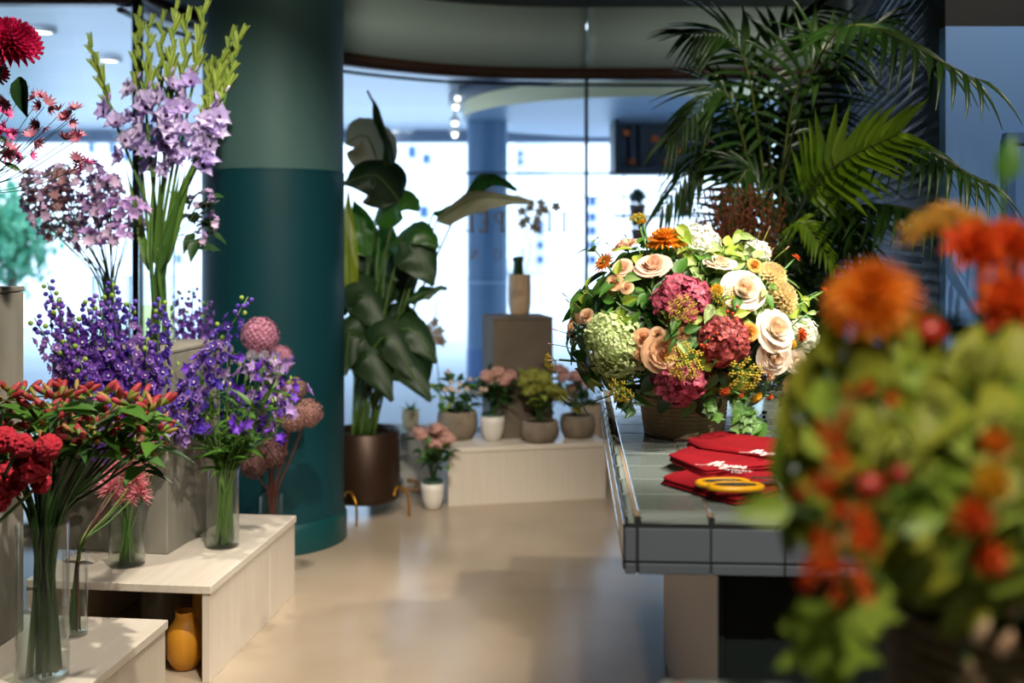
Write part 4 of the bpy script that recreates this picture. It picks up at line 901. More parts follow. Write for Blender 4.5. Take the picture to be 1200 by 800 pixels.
POM = dahlia_mesh(mat('yellow pompom', 'd9a81e', 'ecc53a', vary='island', transl=.3), 5, 14, 'pompom', .2)
ORA = dahlia_mesh(mat('orange red pompom', 'd4572a', 'e07a36', vary='island', transl=.3), 4, 12, 'orange pompom', .22)
DG = 'daisies and pompoms in the basket'
head('chrysanthemum', 'golden orange chrysanthemum near the top of the bouquet', 782, 290, 25, CHR, DG, face=V((0, -.1, .8)), out=.02, kind=None)
head('gerbera', 'orange gerbera at the upper window side of the bouquet', 713, 314, 16, GER, DG, face=V((-.4, -.5, .1)), out=.02, kind=None)
head('carnation', 'apricot ruffled bloom beside the large open cream rose', 902, 326, 20, CARN, DG, out=.01, kind=None)
head('carnation', 'yellow-apricot ruffled bloom above the lit cream roses', 914, 350, 21, CARN, DG, out=.01, kind=None)
for (x, y, r, me, lab) in ((881, 458, 8, POM, 'round yellow pompom low above the trailing leaves'), (846, 452, 7, ORA, 'orange-red strawflower under the yellow fennel'), (864, 456, 4, ORA, 'tiny orange bud beside the round yellow pompom'), (930, 392, 9, ORA, 'flat orange bloom among the lit cream roses'), (919, 402, 8, POM, 'yellow pompom touching the flat orange bloom'), (926, 309, 6, ORA, 'small orange bud on a thin stem below the grass tails'), (957, 345, 6, ORA, 'small orange daisy furthest out over the counter'), (755, 270, 7, POM, 'small yellow tuft beside the golden chrysanthemum'), (859, 405, 7, ORA, 'orange-red petals in the rust hydrangea'), (896, 458, 5, ORA, 'tiny orange pompom near the dark berries'), (838, 345, 9, POM, 'yellow bloom behind the crimson hydrangea')):
    head('pompom', lab, x, y, r, me, DG, out=.025, kind=None)
def umbel_mesh(m, n=16, k=7):
    bb = B(); out = fib(n, .35, 1)
    for o in out:
        bb.add(tube([V(), o], .02, 4, .015), None, 1)
        for q in fib(k, -.2, 1): bb.add(ball(o+(q+o*.5)*.17, .07, 5, 4), None, 0)
    return bb.mesh('umbel', [m, LEAFL])
FEN = umbel_mesh(mat('yellow fennel flower', 'b8a02a', '9c8c22', vary='island'), 18)
FG_ = 'yellow fennel umbels in the basket'
for (x, y, r, lab) in ((800, 368, 16, 'yellow fennel umbel on the upper crimson hydrangea'), (803, 417, 21, 'yellow fennel umbel over the hanging crimson hydrangea'), (862, 428, 20, 'greenish yellow fennel umbel under the rust hydrangea'), (738, 444, 15, 'yellow fennel umbel under the lime hydrangea'), (842, 356, 12, 'yellow fennel umbel between cream rose and crimson hydrangea'), (665, 418, 12, 'yellow fennel umbel at the outer window side'), (752, 275, 10, 'yellow fennel umbel on the skyline of the bouquet')):
    head('fennel_umbel', lab, x, y, r, FEN, FG_, out=.035)
# berries
def berries(label, px, py, col, n, r, spread, group='berry sprigs in the basket', out=.02):
    p, nn = dome(px, py); p = p+nn*out; b = inner(DC, p); t = thing('berry_sprig', label, 'berries', b, group)
    bb = B().add(tube([b, (b+p)/2, p], .002, 5))
    me = B().add(ball((0, 0, 0), r, 10, 7)).mesh('berry', col); qs = []
    for i in range(n):
        q = p+V((U(-1, 1), U(-1, .3), U(-1, 1)))*spread; bb.add(tube([p, q], .0009, 4)); qs.append(q)
    part('stem', bb.mesh('berry stem', STEMD), t)
    for q in qs: part('berry', me, t, Matrix.Translation(q))
BLU = mat('blue black berry', '1a2230', rough=.25); RED = mat('red hip', 'b8371f', rough=.3)
berries('blue-black berries hanging at the end of the trailing vine', 891, 497, BLU, 14, .0055, .022, out=-.02)
berries('blue-black berries at the lower outer edge', 914, 462, BLU, 10, .0055, .018)
berries('dark berries beside the outer peach rose', 686, 390, mat('dark green berry', '24382c', rough=.3), 24, .006, .026)
berries('blue-black berries above the round yellow pompom', 893, 441, BLU, 12, .0055, .02)
berries('tiny red hips beside the rust hydrangea', 825, 398, RED, 7, .0045, .03, out=.04)
berries('tiny red hips above the rust hydrangea', 851, 375, RED, 5, .0045, .03, out=.04)
# grass tails
TAIL = B().add(ball((0, 0, 0), .22, 7, 6, 4.)).mesh('grass tail', mat('pinkish brown grass tail', '8f6a58', 'b08a78', vary='object'))
TAILD = B().add(ball((0, 0, 0), .18, 7, 6, 5.)).mesh('dark seed tail', mat('dark seed head', '4a3430', '63473f', vary='object'))
for k, (x, y, bx_, by_, me) in enumerate(((879, 271, 868, 300, TAIL), (890, 272, 884, 300, TAIL), (901, 268, 888, 300, TAIL), (922, 291, 900, 312, TAIL), (905, 293, 895, 310, TAIL), (711, 285, 728, 305, TAILD), (733, 276, 742, 295, TAILD), (706, 298, 725, 315, TAILD), (661, 345, 690, 372, TAILD), (674, 357, 695, 375, TAILD), (665, 352, 690, 378, TAILD), (645, 403, 680, 412, TAIL), (645, 422, 682, 425, TAIL), (650, 386, 684, 400, TAIL), (943, 372, 925, 385, TAIL), (948, 378, 930, 395, TAIL), (884, 390, 870, 400, TAIL), (838, 420, 830, 405, TAIL))):
    tip = P(x, y, 3.02 if 690 < x < 900 else 3.1); b = P(bx_, by_, 3.12); d = (tip-b).normalized()
    t = thing('grass_tail', 'thin grass tail sticking out of the bouquet, %s' % ('first', 'second', 'third', 'longest leaning', 'short one')[k] + ' by the palm' if k < 5 else ('dark seed tail sticking out on the window side' if me is TAILD else ('pinkish grass tail low on the window side' if k < 14 else 'pinkish grass tail among the lit flowers')), 'grass', b, 'grass tails in the basket')
    part('stem', B().add(tube([b, (b+tip)/2+V((0, 0, .004)), tip], .0012, 4)).mesh('grass stem', LEAFL), t); part('tail', me, t, frame(tip, d, 0, .011))
# foliage sprigs filling the dome all the way round
SG = 'leafy sprigs in the basket'
def sprig(label, p, n, C, kinds, sz, nl=7, group=SG, spread=.06):
    b = inner(C, p); t = thing('leaf_sprig', label, 'foliage', b, group); part('stem', B().add(tube([b, (b+p)/2, p], .0022, 5)).mesh('sprig stem', STEM), t)
    x = n.orthogonal().normalized(); y = n.cross(x)
    for i in range(nl):
        a = i*2.4+U(0, .5); o = x*math.cos(a)+y*math.sin(a); q = p+o*spread*.2-n*.012*i*.5
        add_leaf(t, R.choice(kinds), q, o+n*U(.1, .7), n, sz*U(.8, 1.2))
sp = [(690, 350, 'upper leaves on the window side'), (705, 372, 'leaves above the lime hydrangea'), (748, 355, 'leaves under the blush rose'), (757, 372, 'leaves right of the lime hydrangea'), (735, 425, 'leaves under the spray roses'), (770, 440, 'leaves left of the hanging crimson hydrangea'), (700, 440, 'leaves below the lime hydrangea'), (672, 435, 'lowest leaves on the window side'), (680, 410, 'leaves at the outer window side'), (830, 320, 'leaves under the top white hydrangea'), (858, 312, 'leaves beside the flat cream rose'), (820, 300, 'bright leaf pair at the top'), (880, 365, 'leaves under the large cream rose'), (830, 435, 'leaves right of the hanging crimson hydrangea'), (850, 470, 'leaves over the basket rim'), (815, 470, 'ivy-like leaves low at the basket front'), (880, 440, 'leaves around the yellow fennel'), (925, 365, 'leaves at the sunlit side'), (940, 350, 'outer leaves under the small orange daisy'), (935, 435, 'lowest leaves on the sunlit side'), (790, 320, 'leaves above the upper crimson hydrangea'), (750, 285, 'leaves under the yellow tuft'), (875, 290, 'leaves among the grass tails'), (910, 310, 'leaves under the small orange bud'), (840, 290, 'pale leaves at the top'), (880, 340, 'leaves right of the large cream rose'), (700, 330, 'leaves by the orange gerbera'), (780, 470, 'leaves low at the basket rim'), (905, 455, 'leaves by the dark berries'), (820, 380, 'leaves between the crimson hydrangeas'), (755, 330, 'leaves between blush rose and bud'), (730, 465, 'leaves hanging at the basket window side')]
for (x, y, l) in sp:
    p, n = dome(x, y); p = p-n*.02; sprig('green '+l, p, n, DC, ['lime', 'green', 'pale'] if x > 810 and y < 400 else ['green', 'dark', 'ndark', 'green'], .075)
RR = random.Random(11)
for k in range(34):      # bright sprays standing proud of the flowers
    x, y = 805+RR.uniform(-135, 140), 378+RR.uniform(-95, 95)
    p, n = dome(x, y); p = p+n*RR.uniform(.0, .03)
    sprig('small %s spray between the flowers on the %s side' % ('lime' if y < 390 else 'green', 'window' if x < 805 else 'palm'), p, n, DC, ['lime', 'pale', 'green', 'narrow'] if y < 390 else ['green', 'dark', 'narrow', 'lime'], .05, 5, 'small sprays between the flowers', .08)
for o in fib(46, -.45, 1):
    if o.y < .05: continue
    p = DC+V((o.x*DA.x, o.y*DA.y, o.z*DA.z))*.95; n = V((o.x/DA.x, o.y/DA.y, o.z/DA.z)).normalized(); sprig('green sprig on the far side of the bouquet', p, n, DC, ['green', 'dark', 'broad'], .1, 6)
bb = B()
for o in fib(260, -.8, 1):
    bb.add(petal(.09, .03, .1, -.2, nu=3, nv=1, fold=.2), frame(V((o.x*DA.x, o.y*DA.y, o.z*DA.z))*U(.55, .82), o+jit(.8), U(0, 6)))
single('filler_foliage', bb.mesh('filler foliage', mat('deep filler green', '24401c', '3a5a24', vary='island', transl=.2)), 'dark green filler foliage deep inside the basket bouquet', 'foliage', Matrix.Translation(DC), None, 'stuff')
# trailing vines over the basket rim
def vine(label, pts, kinds, n, sz, group='trailing vines in the basket'):
    pts = spline([P(*q) for q in pts], 6); t = thing('trailing_vine', label, 'foliage', pts[0], group)
    part('stem', B().add(tube(pts, .0018, 5)).mesh('vine stem', STEMD), t)
    for i in range(n):
        p = pts[int((i+.5)/n*(len(pts)-1))]; add_leaf(t, R.choice(kinds), p, V((U(-1, 1), U(-.8, .1), U(-1, .1))), V((U(-.3, .3), -1, .4)), sz*U(.75, 1.2))
vine('vine trailing to the dark berries over the counter', [(855, 440, 2.95), (868, 470, 2.88), (882, 490, 2.87), (893, 497, 2.86)], ['lobed', 'green'], 14, .04)
vine('vine hanging straight down over the basket front', [(835, 450, 2.95), (836, 470, 2.87), (842, 486, 2.86)], ['lobed', 'green'], 10, .038)
vine('vine reaching lowest, right of the basket', [(860, 450, 2.95), (868, 482, 2.86), (873, 505, 2.87)], ['lobed', 'lobed', 'green'], 12, .036)
vine('thin vine hanging on the window side of the basket', [(735, 445, 2.95), (726, 462, 2.9), (722, 480, 2.9)], ['ndark', 'dark'], 5, .045)
vine('second thin vine on the window side of the basket', [(740, 445, 2.95), (738, 462, 2.89), (744, 482, 2.89)], ['ndark', 'dark'], 6, .045)
vine('airy sprig with buds reaching out on the palm side', [(905, 345, 2.9), (935, 350, 2.9), (958, 342, 2.9)], ['narrow', 'lime'], 9, .035)
vine('airy sprig reaching out on the sunlit side', [(920, 390, 2.88), (940, 372, 2.88), (960, 365, 2.88)], ['narrow', 'pale'], 9, .03)
vine('bright leaf spray standing at the very top', [(805, 290, 3.0), (797, 275, 3.0), (793, 262, 3.0)], ['lime'], 6, .05)
vine('bright sprig above the white hydrangea by the grass tails', [(862, 300, 3.0), (864, 282, 3.0), (872, 268, 3.0)], ['lime', 'pale'], 8, .04)
# ------------------------------------------------------------------ red cloths and scissors
CLO = mat('red cotton cloth', '7d0a16', '6e0812', rough=.9, spec=.15, scale=14., bump=.25, bscale=260.)
LET = mat('white printed lettering', 'efe6e2', rough=.7)
def cloth(label, corners, z, th, folds, seed):
    """a folded cloth: stacked rounded layers with soft edges; corners in plan, counter-clockwise"""
    c = sum(corners, V())/len(corners); t = thing('folded_cloth', label, 'cloth', V((c.x, c.y, z)), 'red cloths on the counter'); n = len(corners)
    for k in range(folds):
        zz = z+k*th/folds; h = th/folds*.96; ring = []
        cs = [p+(c-p)*(.035*((k*37+i*13+seed) % 5)/5) for i, p in enumerate(corners)]
        for i in range(n):
            a, b, d = cs[i-1], cs[i], cs[(i+1) % n]; p0 = b+(a-b)*.1; p1 = b+(d-b)*.1
            ring += bez(p0, b, p1, 4); 
            for s in range(1, 6): ring.append(p1.lerp(d+(b-d)*.1, s/6))
        m = len(ring); v = []; f = []; lev = [(-.004, 0.), (0, .25), (.0015, .5), (0, .78), (-.006, 1.), (-.06, 1.06), (-.5, 1.02)]
        for (ofs, u) in lev:
            for p in ring:
                dd = (p-c); L = dd.length; q = c+dd*((L+ofs)/L if ofs > -.05 else (1+ofs))
                w = .003*noise.noise(V((q.x*22, q.y*22, seed+k)))*(1 if u > .9 else .3) if k == folds-1 else .0006*noise.noise(V((q.x*30, q.y*30, k)))
                v.append((q.x, q.y, zz+h*u+w+.0012*math.sin(q.x*70+q.y*40+k)*u))
        for l in range(len(lev)-1):
            for i in range(m): f.append((l*m+i, l*m+(i+1) % m, (l+1)*m+(i+1) % m, (l+1)*m+i))
        f.append(tuple((len(lev)-1)*m+i for i in range(m)))
        part('fold', B().add((v, f)).mesh('cloth fold', CLO), t)
    return t
def gz(px, py, z): p = G(px, py, z); return V((p.x, p.y, 0))
Z = HT+.001
c1 = [gz(772, 567, Z), gz(862, 594, Z), gz(915, 582, Z), gz(905, 560, Z), gz(838, 549, Z)]
cl1 = cloth('red folded cloth in front, holding the yellow scissors', c1, Z, .02, 2, 1)
c2_ = [gz(782, 549, Z), gz(826, 565, Z+.008), gz(912, 560, Z), gz(905, 536, Z), gz(815, 535, Z)]
cl2 = cloth('red folded cloth in the middle with white script lettering', c2_, Z+.018, .018, 3, 2)
c3 = [gz(804, 534, Z), gz(820, 543, Z), gz(915, 558, Z), gz(930, 536, Z), gz(838, 523, Z)]
cl3 = cloth('red folded cloth at the back, next to the basket', c3, Z+.012, .034, 3, 3)
def script(t, org, xd, yd, s, strokes, name, w=.0011, k=2.1):
    bb = B(); zt = org.z
    for st in strokes:
        pts = spline([org+xd*((x+.25*y)*s)+yd*(y*s*k) for x, y in st], 4); v = []; f = []
        for i, p in enumerate(pts):
            d = (pts[min(i+1, len(pts)-1)]-pts[max(i-1, 0)]).normalized(); nn = V((-d.y, d.x, 0))*w*(1.3 if d.dot(yd) < 0 else .7); v += [p+nn, p-nn]
        for i in range(len(pts)-1): f.append((2*i, 2*i+1, 2*i+3, 2*i+2))
        bb.add((v, f))
    part(name, bb.mesh(name, LET, False), t)
MOY = [[(-.9, -.05), (-.4, .0), (0, .15), (.35, .95), (.45, 1.05), (.42, .5), (.3, .05)], [(.35, .3), (.8, 1.0), (.95, 1.08), (.88, .5), (.85, .1), (1.05, .1)],
       [(1.35, .5), (1.2, .35), (1.2, .12), (1.4, .05), (1.6, .25), (1.55, .48), (1.35, .5)], [(1.75, .5), (1.8, .15), (2.0, .15), (2.2, .5), (2.0, -.1), (1.75, -.45), (1.7, -.25), (2.1, .05), (2.4, .3)],
       [(2.4, .3), (2.6, .5), (2.65, .2), (2.5, .03), (2.8, .1)], [(2.8, .2), (3.1, .3), (3.0, .5), (2.85, .3), (2.95, .05), (3.25, .15)], [(3.25, .2), (3.5, .5), (3.55, .2), (3.4, .03), (3.8, .1)]]
STV = [[(x*.22, .3*math.sin(x*2.1)+.12*math.sin(x*.9)) for x in range(0, 26)], [(2.0+x*.2, -.9+.2*math.sin(x*2.3)) for x in range(0, 12)]]
xd = (gz(905, 548, Z)-gz(815, 540, Z)).normalized(); yd = V((-xd.y, xd.x, 0))
o = G(826, 546, Z+.0375); script(cl2, V((o.x, o.y, Z+.0400)), xd, yd, .025, MOY, 'brand_lettering', .0017); o = G(848, 551, Z+.037); script(cl2, V((o.x, o.y, Z+.0400)), xd, yd, .012, STV, 'small_lettering', .0007)
o = G(876, 536, Z+.038); script(cl3, V((o.x, o.y, Z+.0500)), xd, yd, .022, MOY, 'brand_lettering', .0017)
o = G(820, 566, Z+.02); script(cl1, V((o.x, o.y, Z+.0240)), V((.93, -.36, 0)), V((.36, .93, 0)), .013, STV, 'small_lettering', .0007)
YH = mat('yellow plastic handle', 'e0a312', rough=.35); BH_ = mat('black rubber insert', '1b1b1a', rough=.6); STL = mat('scissor steel', 'b9bcc0', rough=.25, metal=1.)
sz = HT+.026; sc_ = thing('scissors', 'yellow-handled scissors lying on the red cloths', 'scissors', G(850, 568, sz), None)
def loop(c, z, a, b, ang, name):
    c = G(*c, z); ring = [c+V((a*math.cos(q)*math.cos(ang)-b*math.sin(q)*math.sin(ang), a*math.cos(q)*math.sin(ang)+b*math.sin(q)*math.cos(ang), 0)) for q in [i*math.pi/16 for i in range(33)]]
    part(name, B().add(tube(ring, .0068, 8, cap=False)).mesh(name, YH), sc_); q = [c+(p-c)*.8 for p in ring]
    part('rubber_insert', B().add(tube(q, .0052, 6, cap=False)).mesh('rubber insert', BH_), sc_)
loop((847, 565.5), sz+.004, .056, .026, .12, 'handle_loop')
loop((862, 570), sz+.010, .056, .026, .02, 'handle_loop')
for k, (a, b) in enumerate((((893, 566), (985, 556)), ((880, 560), (985, 563)))):
    p0, p1 = G(*a, sz+.004+.004*k), G(*b, sz+.004+.004*k); d = (p1-p0).normalized(); n_ = V((-d.y, d.x, 0)); v = []
    for zz in (0, .002):
        for p, w in ((p0, .006), (p0.lerp(p1, .4), .008), (p1, .001)): v += [p+n_*w+V((0, 0, zz)), p-n_*w+V((0, 0, zz))]
    part('blade', B().add((v, [(0, 1, 3, 2), (2, 3, 5, 4), (6, 8, 9, 7), (8, 10, 11, 9), (0, 2, 8, 6), (2, 4, 10, 8), (1, 7, 9, 3), (3, 9, 11, 5), (0, 6, 7, 1), (4, 5, 11, 10)])).mesh('scissor blade', STL, False), sc_)
part('pivot', B().add(ball((0, 0, 0), .004, 10, 6, .6)).mesh('scissor pivot', STL), sc_, Matrix.Translation(G(915, 562, sz+.011)))
# ------------------------------------------------------------------ big-leaved plant in the bronze pot
pc = V((P(428, 560, 5.86).x, 5.86, 0))
BRO = mat('brushed bronze pot', '3c291c', '342317', rough=.4, metal=.5, scale=4.)
BRASS = mat('brass rod', 'c08a2e', rough=.28, metal=.9)
SOIL = mat('dark potting soil', '2a221a', rough=.95)
t = thing('bronze_planter', 'bronze cylinder pot on brass hoop legs beside the column', 'planter', pc)
part('pot', B().add(lathe([(.001, .085), (.175, .085), (.188, .10), (.19, .14), (.192, .46), (.186, .466), (.18, .46), (.18, .42)], 56)).mesh('bronze pot', BRO), t, Matrix.Translation(pc))
part('soil', B().add(disc(.181, .425, 40)).mesh('pot soil', SOIL, False), t, Matrix.Translation(pc))
for a in (-1.75, -.35, 1.2, 2.8):
    o = V((math.cos(a), math.sin(a), 0)); s = V((-o.y, o.x, 0)); q = pc+o*.205
    part('hoop_leg', B().add(tube(spline([q-s*.06+V((0, 0, .13)), q-s*.03+V((0, 0, .165)), q+o*.02+V((0, 0, .16)), q+o*.04+s*.03+V((0, 0, .11)), q+o*.045+s*.035+V((0, 0, .002))], 6), .007, 8)).mesh('hoop leg', BRASS), t)
pl = thing('bird_of_paradise_plant', 'large broad-leaved green plant in the bronze pot by the window', 'plant', pc+V((0, 0, .425)))
BLF = mat('broad leaf green', '2c5a1e', '3f7426', vary='object', transl=.35, rough=.35, spec=.5); BLP = mat('broad leaf pale underside', '8f8f6a', '9c9478', vary=None, scale=8., transl=.3, rough=.5); BLY = mat('broad leaf yellow green', '8a9a22', '7d8f22', transl=.4, rough=.4)
BLD = mat('broad leaf dark', '142c11', '1e3a16', vary='object', transl=.2, rough=.5)
def big_leaf(base, mid, tip, w, up, m, droop=0., root=None, wv=.012):
    base, mid, tip = V(base), V(mid), V(tip); rib = spline([base, mid, tip], 7); n = len(rib); v = []; f = []; nv = 4; up = V(up)
    for i, p in enumerate(rib):
        u = i/(n-1); d = (rib[min(i+1, n-1)]-rib[max(i-1, 0)]).normalized(); x = d.cross(up).normalized(); z = x.cross(d)
        ww = w*max(.02, math.sin(math.pi*min(1, u**.72+.02)))**.7
        for j in range(-nv, nv+1):
            s = j/nv; v.append(p+x*(s*ww)+z*(-droop*s*s*ww+.10*ww*abs(s)+wv*math.sin(u*13+j)*abs(s)+.004*math.sin(u*60)*abs(s)))
    k = 2*nv+1
    for i in range(n-1):
        for j in range(k-1): f.append((i*k+j, i*k+j+1, (i+1)*k+j+1, (i+1)*k+j))
    lf = part('leaf', B().add((v, f)).mesh('broad leaf', m), pl)
    rt = root or pc+V((U(-.08, .08), U(-.08, .08), .42)); md = (rt+base)/2+V((U(-.02, .02), 0, .08))
    part('stalk', B().add(tube(spline([rt, md, base], 6)+rib[1:-1:2], .009, 6, .003)).mesh('leaf stalk', mat('leaf stalk green', '3d5a22', '52702c', vary='object')), lf)
Y0 = 5.86
for (b, m_, tp, w, up, mt, dr) in (
  ((462, 215, 5.8), (452, 160, 5.8), (431, 106, 5.8), .05, (1, -.5, .3), BLD, .3),
  ((447, 205, 5.95), (430, 160, 5.95), (404, 168, 5.95), .15, (.3, -1, .35), BLP, .3),
  ((468, 235, 5.75), (440, 205, 5.72), (402, 215, 5.70), .16, (.1, -.9, .6), BLD, .4),
  ((440, 262, 5.8), (470, 235, 5.75), (492, 245, 5.72), .11, (.1, -.8, .7), BLF, .3),
  ((455, 290, 5.8), (488, 268, 5.7), (514, 290, 5.66), .12, (.1, -.7, .8), BLF, .5),
  ((512, 258, 5.85), (560, 232, 5.8), (626, 236, 5.8), .075, (-.05, -.75, .55), BLP, .5),
  ((508, 250, 5.9), (548, 237, 5.88), (590, 228, 5.86), .05, (0, -.6, .9), BLF, .3),
  ((540, 238, 6.0), (570, 206, 6.0), (606, 222, 6.0), .07, (-.1, -.6, .8), BLF, .6),
  ((470, 282, 5.7), (490, 300, 5.66), (508, 335, 5.66), .12, (.2, -1, .2), BLD, .3),
  ((410, 360, 5.8), (409, 295, 5.8), (408, 225, 5.85), .05, (0, -1, .1), BLY, .2),
  ((478, 352, 5.7), (500, 342, 5.7), (524, 337, 5.7), .05, (0, -.7, .8), BLD, .2),
  ((430, 300, 6.0), (425, 270, 6.0), (415, 235, 6.0), .09, (.2, -1, .2), BLF, .2),
  ((440, 400, 5.75), (480, 385, 5.7), (512, 425, 5.66), .12, (.2, -.8, .5), BLD, .5),
  ((430, 420, 5.7), (455, 395, 5.65), (492, 455, 5.62), .12, (.1, -.9, .4), BLD, .5),
  ((425, 400, 5.75), (410, 390, 5.7), (404, 440, 5.65), .12, (-.2, -.9, .4), BLD, .5),
  ((445, 360, 5.9), (440, 340, 5.9), (420, 385, 5.85), .12, (0, -.9, .4), BLD, .5),
  ((455, 345, 6.0), (475, 310, 6.05), (470, 380, 6.05), .10, (.1, -.9, .4), BLD, .5),
  ((430, 345, 6.05), (415, 310, 6.05), (404, 370, 6.0), .12, (.1, -.9, .4), BLD, .5),
  ((470, 430, 5.9), (490, 410, 5.95), (500, 455, 5.95), .10, (.1, -.9, .4), BLD, .5),
  ((450, 440, 5.7), (470, 420, 5.65), (505, 470, 5.6), .12, (.1, -.9, .4), BLD, .5),
  ((420, 440, 5.7), (430, 415, 5.65), (460, 470, 5.6), .13, (.1, -.9, .4), BLD, .5),
  ((415, 370, 5.8), (425, 345, 5.75), (455, 400, 5.7), .13, (.1, -.9, .4), BLD, .5),
  ((450, 400, 5.9), (470, 375, 5.9), (498, 420, 5.9), .12, (.1, -.9, .4), BLD, .5),
  ((440, 330, 6.1), (450, 300, 6.1), (455, 255, 6.1), .11, (.1, -1, .2), BLF, .2)):
    big_leaf(P(*b), P(*m_), P(*tp), w, up, mt, dr)
# ------------------------------------------------------------------ small potted plants by the window
def pot(name, label, c, prof, m, group='pots by the window', soil=None, n=40):
    t = thing(name, label, 'pot', c, group); part('body', B().add(lathe(prof, n)).mesh(name+' body', m), t, Matrix.Translation(c))
    r, z = soil; part('soil', B().add(disc(r, z, 28)).mesh('pot soil', SOIL, False), t, Matrix.Translation(c)); return t
WPOT = mat('white glazed pot', 'd6d0c6', rough=.4); BOWL = mat('weathered stone bowl', '8d7f6c', '75695a', rough=.85, scale=14., bump=.4, bscale=40.); GRNR = mat('green inner pot', '2f4a3c', rough=.6)
def round_pot(label, c, r, h):
    t = thing('white_pot', label, 'pot', c, 'pots by the window')
    part('body', B().add(lathe([(.001, 0), (r*.55, 0), (r*.7, .008), (r*.93, h*.4), (r, h*.75), (r*.98, h), (r*.92, h), (r*.9, h*.8)], 40)).mesh('white pot body', WPOT), t, Matrix.Translation(c))
    part('inner_pot', B().add(lathe([(r*.9, h*.8), (r*.9, h+.016), (r*.84, h+.016), (r*.82, h*.9), (.001, h*.9)], 32)).mesh('inner pot', GRNR), t, Matrix.Translation(c))
def bowl_pot(label, c, r, h):
    pot('stone_bowl', label, c, [(.001, 0), (r*.72, 0), (r*.92, h*.25), (r, h*.55), (r*.95, h*.88), (r*.9, h), (r*.8, h), (r*.8, h*.85)], BOWL, soil=(r*.82, h*.9))
def bush(name, label, base, heads, me, hr, leaf, nl, lsz, cat='plant', spread=.1, top=None, group='potted plants by the window', leaf_up=.3):
    t = thing(name, label, cat, base, group); cen = sum((h for h in heads), V())/len(heads); bb = B()
    for h in heads: bb.add(tube(spline([base, base.lerp(h, .5)+jit(.012), h], 4), .004, 5, .0025))
    part('stems', bb.mesh(name+' stems', STEMD), t)
    for h in heads:
        if me: part('bloom', me, t, frame(h, V((U(-.4, .4), -.4, 1)), U(0, 6), hr*U(.9, 1.12)) @ S(1, 1, .75), 'stuff')
    for i in range(nl):
        h = R.choice(heads); p = base.lerp(h, U(.35, 1.))+V((U(-1, 1), U(-1, 1), U(-.8, .3)))*spread*.4; d = V((p.x-base.x+U(-.1, .1), p.y-base.y+U(-.1, .1), U(-.04, leaf_up*.4))); add_leaf(t, R.choice(leaf), p, d, V((0, -.2, 1)), lsz*U(.75, 1.2))
    return t
def onb(px, py, z=BH): p = G(px, py, z); return p
p1 = G(536, 514, BH); p1 = V(((536-600)*6.32/F, 6.32, BH)); bowl_pot('stone bowl of mixed leaves on the back bench, nearest the big plant', p1, .122, .165)
bush('mixed_plant', 'leafy plant with cream flecks in the stone bowl nearest the big plant', p1+V((0, 0, .15)), [P(x, y, 6.3+U(-.08, .08)) for x, y in ((512, 452), (525, 442), (540, 438), (552, 445), (565, 440), (530, 460), (518, 470), (548, 462), (560, 458))], None, 0, ['dark', 'green', 'pale', 'lime', 'dark'], 60, .085)
FLK = rot_petals(5, 1, .4, .4, .2, 0, .6, nu=2, nv=1).mesh('cream fleck flower', mat('cream pink flower', 'd8b8a0', 'e6cdb0', vary='object', transl=.3))
t = thing('cream_blossom_spray', 'cream blossom spray over the stone bowl nearest the big plant', 'flower', p1+V((0, 0, .15)))
for i in range(16): part('blossom', FLK, t, frame(P(U(508, 572), U(432, 462), 6.18+U(-.05, .05)), V((U(-.6, .6), -1, U(0, .8))), U(0, 6), .018))
part('stems', B().add(tube([p1+V((0, 0, .15)), P(540, 450, 6.2)], .002, 4)).mesh('spray stems', STEMD), t)
p2 = V(((577-600)*6.26/F, 6.26, BH)); round_pot('white pot in the middle of the back bench', p2, .072, .145)
bush('hydrangea_plant', 'pink hydrangea with dark leaves in the white pot on the back bench', p2+V((0, 0, .14)), [P(x, y, 6.22+U(-.04, .04)) for x, y in ((570, 440), (583, 436), (597, 440), (577, 445), (590, 446))], HYD['pinkpot'], .045, ['dark', 'ndark', 'dark'], 44, .09)
p3 = V(((633-600)*6.22/F, 6.22, BH)); bowl_pot('stone bowl under the plinth on the back bench', p3, .113, .125)
bush('hydrangea_plant', 'olive green hydrangea in the stone bowl in front of the plinth', p3+V((0, 0, .11)), [P(x, y, 6.2+U(-.05, .05)) for x, y in ((615, 446), (625, 440), (637, 443), (646, 455), (655, 463), (620, 455), (632, 452))], HYD['limepot'], .05, ['green', 'dark', 'lime'], 26, .08)
p4 = V(((677-600)*6.36/F, 6.36, BH)); bowl_pot('stone bowl nearest the tiled counter', p4, .108, .135)
bush('hydrangea_plant', 'pale hydrangea in the stone bowl nearest the tiled counter', p4+V((0, 0, .12)), [P(x, y, 6.36+U(-.05, .05)) for x, y in ((655, 432), (660, 442), (675, 440), (690, 450), (670, 455))], HYD['pinkpot'], .04, ['dark', 'ndark'], 26, .09)
p5 = V(((507-600)*5.98/F, 5.98, 0)); round_pot('white pot on the floor beside the back bench', p5, .064, .145)
bush('hydrangea_plant', 'pink hydrangea in the white pot on the floor', p5+V((0, 0, .14)), [P(x, y, 5.95+U(-.05, .05)) for x, y in ((493, 507), (505, 512), (516, 506), (525, 514), (508, 518), (517, 518), (511, 502))], HYD['pinkpot'], .045, ['dark', 'green', 'dark'], 40, .085)
